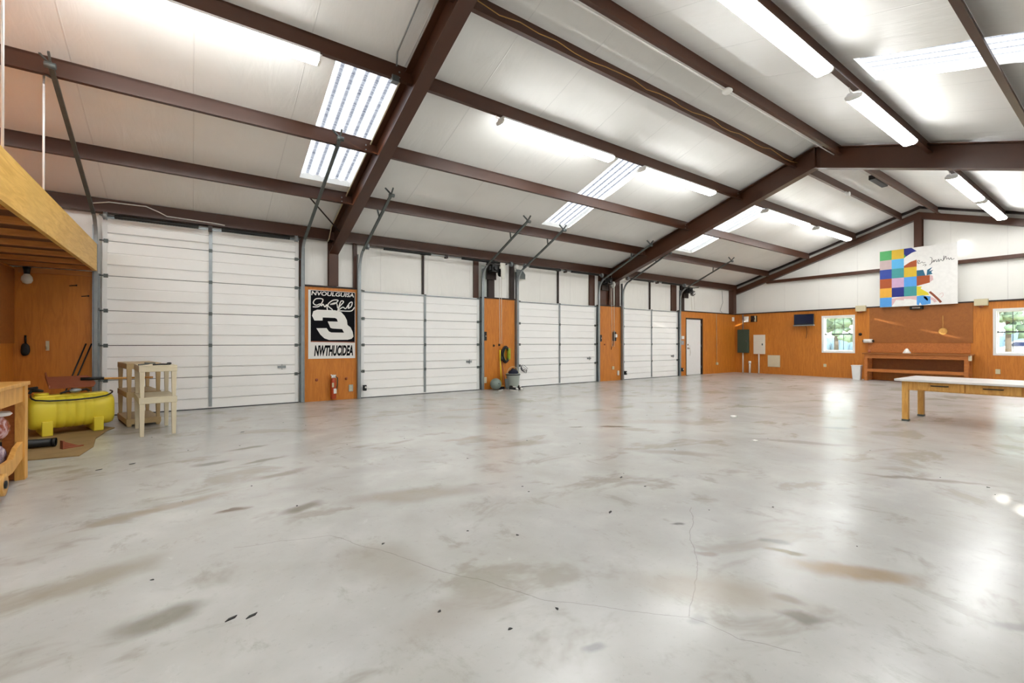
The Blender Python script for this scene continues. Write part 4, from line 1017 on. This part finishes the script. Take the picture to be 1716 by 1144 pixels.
# cardboard mat
solo('cardboard_sheet', MB().prism([(-2.3, 6.95, 0.001), (-1.47, 7.03, .001), (-1.05, 6.98, .001), (-1.00, 7.5, .001), (-1.06, 8.1, .001), (-1.02, 8.75, .001), (-.96, 8.95, .001), (-1.3, 9.5, .001), (-2.3, 9.5, .001)], (0, 0, .012)), 'cardboard', 'stained brown cardboard sheet on the floor under the yellow tank', 'cardboard')
pp = thing('drain_pipe', 'short black plastic pipe lying on the cardboard sheet', 'pipe', (-1.38, 7.72, .072), math.radians(176))
part('pipe', MB().lathe([(.035, 0.0), (.05, 0.0), (.05, .95), (.035, .95)], 'x', (0, 0, 0), 18, cap=False), 'black', pp)
part('lip', MB().lathe([(.048, -.012), (.054, -.01), (.054, .02), (.048, .022)], 'x', (0, 0, 0), 18, loop=True), 'blackmetal', pp)
solo('rusty_bracket', MB().box(-.10, .10, -.03, .03, 0, .012).box(-.10, -.085, -.03, .03, .012, .10).prism([(-.08, 0, .012), (.06, 0, .012), (-.085, 0, .09)], (0, .01, 0)), 'brownflat', 'rusty angle bracket lying on the edge of the cardboard sheet', 'bracket', (-1.2, 7.55, .0135), .6)

# yellow tank
TKX, TKY, TKA = -1.43, 8.95, math.radians(17)
def sup(a, hw, hh):
    c, q = math.cos(a), math.sin(a)
    return (math.copysign(abs(c) ** .62, c) * hw, math.copysign(abs(q) ** .62, q) * hh)
tk = thing('tank', 'yellow ribbed plastic leg tank lying on the cardboard sheet', 'tank', (TKX, TKY, .0135), TKA)
Lt, HW, HH, ZC = .44, .26, .225, .30
prof = [(.55, -Lt), (.80, -Lt + .005), (.92, -Lt + .02), (.98, -Lt + .05), (1, -Lt + .09)]
for k in range(5):
    a_ = -.20 + k * .095
    prof += [(1, a_), (.975, a_ + .008), (.975, a_ + .022), (1, a_ + .03)]
prof += [(1, Lt - .09), (.98, Lt - .05), (.92, Lt - .02), (.80, Lt - .005), (.55, Lt)]
rings = []
for k_, x in prof:
    rings.append([(x, sup(2 * PI * i / 40, HW * k_, HH * k_)[0], ZC + sup(2 * PI * i / 40, HW * k_, HH * k_)[1]) for i in range(40)])
part('body', MB().ring(rings), 'yellow', tk)
for x in (-.27, .25):
    part('foot', MB().box(x - .055, x + .055, -.275, .275, 0, .20), 'yellow', tk, .01)
part('filler_rim', MB().box(-.38, .38, -.12, .12, .50, .54), 'yellow', tk, .012)
part('filler_cap', MB().lathe([(.075, .54), (.075, .565), (.06, .57)], 'z', (-.30, 0, 0), 20), 'yellow', tk)
def onT(x, y, z):
    return (TKX + x * math.cos(TKA) - y * math.sin(TKA), TKY + x * math.sin(TKA) + y * math.cos(TKA), z)
def skin(x, ang, k=1.14):
    y, z = sup(math.radians(ang), HW * k, HH * k); return onT(x, y, ZC + z + .0135)
solo('black_strap', MB().tube([skin(-.41, 96), skin(-.42, 110), skin(-.42, 122), skin(-.41, 132), skin(-.38, 140), skin(-.25, 147), skin(0, 149), skin(.2, 146), skin(.33, 139), skin(.38, 130), skin(.41, 120), skin(.42, 108), skin(.41, 96)], .011, 6), 'black', 'black strap draped along the side of the yellow tank', 'strap')
sv = thing('snow_shovel', 'brown flat shovel with a wooden handle lying across the yellow tank', 'shovel', onT(.06, .06, .635), math.radians(17))
part('blade', MB().prism([(-.30, -.16, 0), (.16, -.16, 0), (.20, -.06, .04), (.20, .10, .104), (.14, .20, .144), (-.30, .2, .144)], (0, -.004, .012)), 'brownflat', sv, .004)
part('blade_back', MB().prism([(-.30, -.16, .012), (-.30, .2, .156), (-.30, .2, .22), (-.30, -.16, .05)], (.015, 0, 0)), 'brownflat', sv)
part('handle', MB().tube([(.12, .02, .11), (.4, -.05, .105), (.86, -.16, .10)], .016, 8), 'pine', sv)
part('socket', MB().tube([(.05, .035, .115), (.3, -.03, .11)], .022, 8), 'blackmetal', sv)
hz = thing('hose_nozzle', 'grey metal hose nozzle lying on top of the yellow tank', 'nozzle', onT(.02, -.16, .605), math.radians(20))
part('body', MB().blob((0, 0, 0), .045, (1.5, .8, .7), 4, .08), 'galv', hz)
part('spout', MB().tube([(-.05, 0, 0), (-.11, -.01, -.01), (-.16, -.02, -.03)], .013, 8), 'blackmetal', hz)
part('grip', MB().tube([(.05, 0, 0), (.12, .02, .005), (.15, .03, -.02)], .018, 8), 'rubber', hz)
solo('black_hose', MB().tube([onT(-.42, -.10, .60), onT(-.40, -.02, .62), onT(-.33, .02, .615), onT(-.30, -.06, .615), onT(-.36, -.12, .64), onT(-.42, -.04, .655), onT(-.34, .03, .66)], .018, 8), 'rubber', 'coil of black hose on the loft end of the yellow tank top', 'hose')
def rod(x0, x1, lab):
    solo('rod', MB().cyl((0, 0, 0), (x1 - x0, .22, 1.25), .011, n=8), 'blackmetal', lab, 'rod', (x0, D - .24, .015), group='thin rods leaning behind the tank')
rod(-1.80, -1.43, 'thin dark rod leaning on the plywood behind the tank, topmost'); rod(-1.86, -1.50, 'thin dark rod leaning on the plywood behind the tank, lower')

# things on the plywood under the loft
solo('wall_hook', MB().box(-.02, .02, -.012, 0, -.08, .08).tube([(0, -.012, -.04), (0, -.06, -.06), (0, -.07, -.01)], .010, 6), 'beige', 'pale wall hook on the plywood above the yellow tank', 'hook', (-1.97, D - .002, 1.23))
t = thing('brush', 'dark hand brush hanging on the plywood near the partition', 'brush', (-2.22, D - .03, 1.24))
part('handle', MB().cyl((0, 0, .02), (0, 0, .16), .014, n=8), 'blackmetal', t)
part('bristles', MB().blob((0, -.01, -.07), .07, (.8, .6, 1.4), 5, .12), 'rubber', t)
t = thing('light_bulb', 'white globe bulb in a holder under the loft joists', 'bulb', (-2.18, D - .15, 2.32))
part('globe', MB().lathe([(.01, -.10), (.05, -.085), (.07, -.04), (.065, .01), (.04, .05), (.03, .07)], 'z', (0, 0, 0), 18), 'bulb', t)
part('holder', MB().lathe([(.035, .06), (.04, .12), (.05, .17)], 'z', (0, 0, 0), 14), 'black', t)
for x, z, lab in ((-1.71, 2.24, 'dark nail in the plywood under the loft, higher of two'), (-1.56, 2.07, 'dark nail in the plywood under the loft, lower of two')):
    solo('nail', MB().cyl((0, 0, 0), (.09, -.04, .01), .008, n=6).blob((.09, -.04, .01), .014, (1, 1, 1), 0, 0, 8, 5), 'blackmetal', lab, 'nail', (x, D - .003, z))

# wooden cart at the left edge
ct = thing('wooden_cart', 'pale wooden rolling cart with wrapped bundles on its shelf, cut off by the picture edge', 'cart', (-1.285, 6.1, 0))
part('leg', MB().box(-.07, .0, -.02, .07, .0, .88), 'pine', ct, .004)
part('leg', MB().box(-.16, -.07, .03, .07, .0, .80), 'benchwood', ct, .003)
part('leg', MB().box(-1.1, -1.03, -.02, .07, 0, .88), 'pine', ct, .004)
part('leg', MB().box(-.07, .0, -1.5, -1.41, 0, .88), 'pine', ct, .004)
part('leg', MB().box(-1.1, -1.03, -1.5, -1.41, 0, .88), 'pine', ct, .004)
part('top', MB().box(-1.12, .012, -1.52, .09, .88, .915), 'pine', ct, .004)
part('side_rail', MB().box(-.055, -.015, -1.41, -.02, .73, .88), 'pine', ct, .003)
part('side_rail', MB().box(-1.03, -.07, .02, .06, .76, .88), 'pine', ct, .003)
part('side_rail', MB().box(-1.085, -1.045, -1.41, -.02, .73, .88), 'pine', ct, .003)
part('lower_rail', MB().prism([(-.055, -.02, .20), (-.055, -.02, .36), (-.055, -.16, .33), (-.055, -.30, .25), (-.055, -1.41, .25), (-.055, -1.41, .13), (-.055, -.3, .13)], (.04, 0, 0)), 'pine', ct, .003)
part('lower_shelf', MB().box(-1.03, -.055, -1.41, -.02, .12, .145), 'benchwood', ct)
wh = part('wheel', MB().lathe([(.03, -.02), (.09, -.02), (.09, .02), (.03, .02)], 'x', (.02, -.74, .13), 22, loop=True), 'pine', ct)
link('hub', MB().lathe([(.03, -.024), (.032, .03), (.005, .034)], 'x', (.02, -.74, .13), 14), 'blackmetal', wh)
t = thing('wrapped_bundle', 'reddish plastic wrapped bundle with an open top, upper one on the wooden cart', 'bundle', (-1.455, 5.89, .40))
part('bag', MB().blob((0, 0, .125), .112, (1.0, 1.45, 1.05), 11, .08, 20, 12), 'wrapred', t)
part('open_mouth', MB().lathe([(.085, .225), (.10, .24), (.085, .26), (.06, .245)], 'z', (.02, .05, 0), 18, loop=True), 'white', t)
t = thing('wrapped_bundle', 'pale plastic wrapped bundle, lower one on the wooden cart', 'bundle', (-1.465, 5.88, .146))
part('bag', MB().blob((0, 0, .125), .112, (.95, 1.5, 1.05), 21, .05, 20, 12), 'wrappale', t)
part('tied_end', MB().blob((.02, -.2, .12), .05, (1.1, .8, .8), 4, .2), 'wrappale', t)

# ================================================================== FLOOR LITTER
t = solo('bottle_cap', MB().lathe([(.045, 0), (.05, .01), (.048, .03), (.01, .034)], 'z', (0, 0, 0), 16), 'white', 'small white cap lying alone on the open floor', 'cap', (7.58, 4.15, 0))
solo('paper_scrap', MB().prism([(-.03, -.02, 0), (.03, -.025, 0), (.035, .02, 0), (-.02, .03, 0)], (0, 0, .006)), 'white', 'tiny white paper scrap on the open floor beyond the centre', 'scrap', (6.0, 3.0, .0005))
mb = MB()
for k in range(70):
    x = random.uniform(-.5, 11); y = random.uniform(.6, 9.6)
    a = random.uniform(0, 6.28); s = random.uniform(.004, .014)
    mb.prism([(x + s * math.cos(a + q) * (1 if i % 2 else .55), y + s * math.sin(a + q) * (1 if i % 2 else .55), .0006) for i, q in enumerate((0, 1.4, 2.6, 3.9, 5.1))], (0, 0, .003))
for (x, y) in ((.12, 2.45), (.2, 2.42), (3.3, 2.9), (2.55, 2.35), (-.55, 6.2), (-.8, 6.1), (.55, 7.5)):
    mb.prism([(x, y, .0006), (x + .04, y + .012, .0006), (x + .05, y + .03, .0006), (x + .015, y + .02, .0006)], (0, 0, .004))
solo('debris', mb, 'rubber', 'scattered dark leaf bits and grit on the concrete floor', 'debris', kind='stuff')

# ================================================================== OUTSIDE
solo('outside_ground', MB().box(XR + .3, 95, -40, 60, -.25, -.08), 'ground', 'pale sunlit dry grass outside the windows', 'ground', kind='structure')
rt = random.Random(3)
for k, (x, y, h, r) in enumerate(((33, 8.6, 5.2, 2.2), (36, 12.5, 6.0, 2.6), (40, 5.0, 6.5, 2.8), (46, 11.0, 8, 3.4), (44, 1.5, 7, 3.0), (52, 6.5, 9, 3.8))):
    t = thing('tree', ['leafy tree outside, nearest the window beside the television', 'leafy tree outside, beyond the wall with the electrical panels', 'leafy tree outside behind the workbench wall', 'tall tree outside in the far row', 'leafy tree outside beyond the second window', 'tallest tree outside in the far row'][k], 'tree', (x, y, -.08), 0, 'trees outside the windows')
    part('trunk', MB().cyl((0, 0, 0), (0, 0, h * .5), .16, .1, 8), 'bark', t)
    mb = MB()
    for q in range(95):
        a = rt.uniform(0, 6.28); rr = r * math.sqrt(rt.random()); z = h * rt.uniform(.28, 1.0)
        mb.blob((rr * math.cos(a) * (1.1 - z / h * .5), rr * math.sin(a) * (1.1 - z / h * .5), z), rt.uniform(.2, .42), (1, 1, .8), q, .3, 6, 4)
    part('crown', mb, 'leafy', t)
mb = MB(); rt = random.Random(9)
for k in range(120): mb.blob((66 + rt.uniform(-1, 1), -25 + k * .6, rt.uniform(.5, 1.1)), 1.25, (1, .8, rt.uniform(.8, 1.25)), k, .2, 7, 5)
solo('hedgerow', mb, 'hedge', 'long distant blue green hedgerow outside the windows', 'hedge', kind='stuff')
t = thing('parked_car', 'small pale parked car far outside the second window', 'car', (56, 5.7, -.08), PI / 2)
part('body', MB().prism([(-2.1, -.85, .35), (-2.1, -.85, .95), (-1.3, -.85, 1.05), (-.7, -.85, 1.5), (.9, -.85, 1.5), (1.5, -.85, 1.0), (2.1, -.85, .9), (2.1, -.85, .35)], (0, 1.7, 0)), 'whitepaint', t, .08)
for x in (-1.3, 1.3):
    for y in (-.87, .87): part('wheel', MB().lathe([(.1, -.1), (.33, -.1), (.33, .1), (.1, .1)], 'y', (x, y, .33), 20), 'rubber', t)
part('windscreen', MB().prism([(-1.15, -.86, 1.08), (-.66, -.86, 1.42), (.86, -.86, 1.42), (1.3, -.86, 1.05)], (0, 1.72, 0)), 'screen', t)

# ================================================================== LIGHT, CAMERA
wd = bpy.data.worlds.new('sky'); SC.world = wd; wd.use_nodes = True
nt = wd.node_tree; nt.nodes.clear()
bg = nt.nodes.new('ShaderNodeBackground'); ow = nt.nodes.new('ShaderNodeOutputWorld')
tc = nt.nodes.new('ShaderNodeTexCoord'); sx = nt.nodes.new('ShaderNodeSeparateXYZ'); cr = nt.nodes.new('ShaderNodeValToRGB')
nt.links.new(tc.outputs['Generated'], sx.inputs[0]); nt.links.new(sx.outputs[2], cr.inputs[0])
cr.color_ramp.elements[0].color = (.97, .98, 1, 1); cr.color_ramp.elements[1].color = (.86, .93, 1, 1)
nt.links.new(cr.outputs[0], bg.inputs[0]); bg.inputs[1].default_value = 10.0
nt.links.new(bg.outputs[0], ow.inputs[0])
sun = bpy.data.lights.new('sun', 'SUN'); sun.energy = 16.0; sun.angle = math.radians(.5); sun.color = (1, .96, .9)
so = bpy.data.objects.new('sun', sun); COL.objects.link(so)
dv = Vector((.88, .47, -math.tan(math.radians(21.0)) * math.hypot(.88, .47)))
so.rotation_euler = dv.to_track_quat('-Z', 'Y').to_euler(); so.location = (-10, -10, 12)

cam = bpy.data.cameras.new('camera'); co = bpy.data.objects.new('camera', cam); COL.objects.link(co)
cam.sensor_width = 36.0; cam.lens = 757.2 / 1716 * 36.0; cam.clip_start = .05; cam.clip_end = 200
co.location = (0, 0, 1.28); co.rotation_euler = (math.radians(90.156), 0, math.radians(54.81 - 90))
SC.camera = co
vs = SC.view_settings
vs.view_transform = 'Standard'; vs.look = 'None'; vs.gamma = 1.0; vs.use_curve_mapping = False; vs.exposure = 0.42
SC.cycles.max_bounces = 8; SC.cycles.diffuse_bounces = 5; SC.cycles.glossy_bounces = 3; SC.cycles.transmission_bounces = 4; SC.cycles.use_denoising = True; SC.cycles.adaptive_threshold = 0.03
SC.cycles.sample_clamp_indirect = 8.0
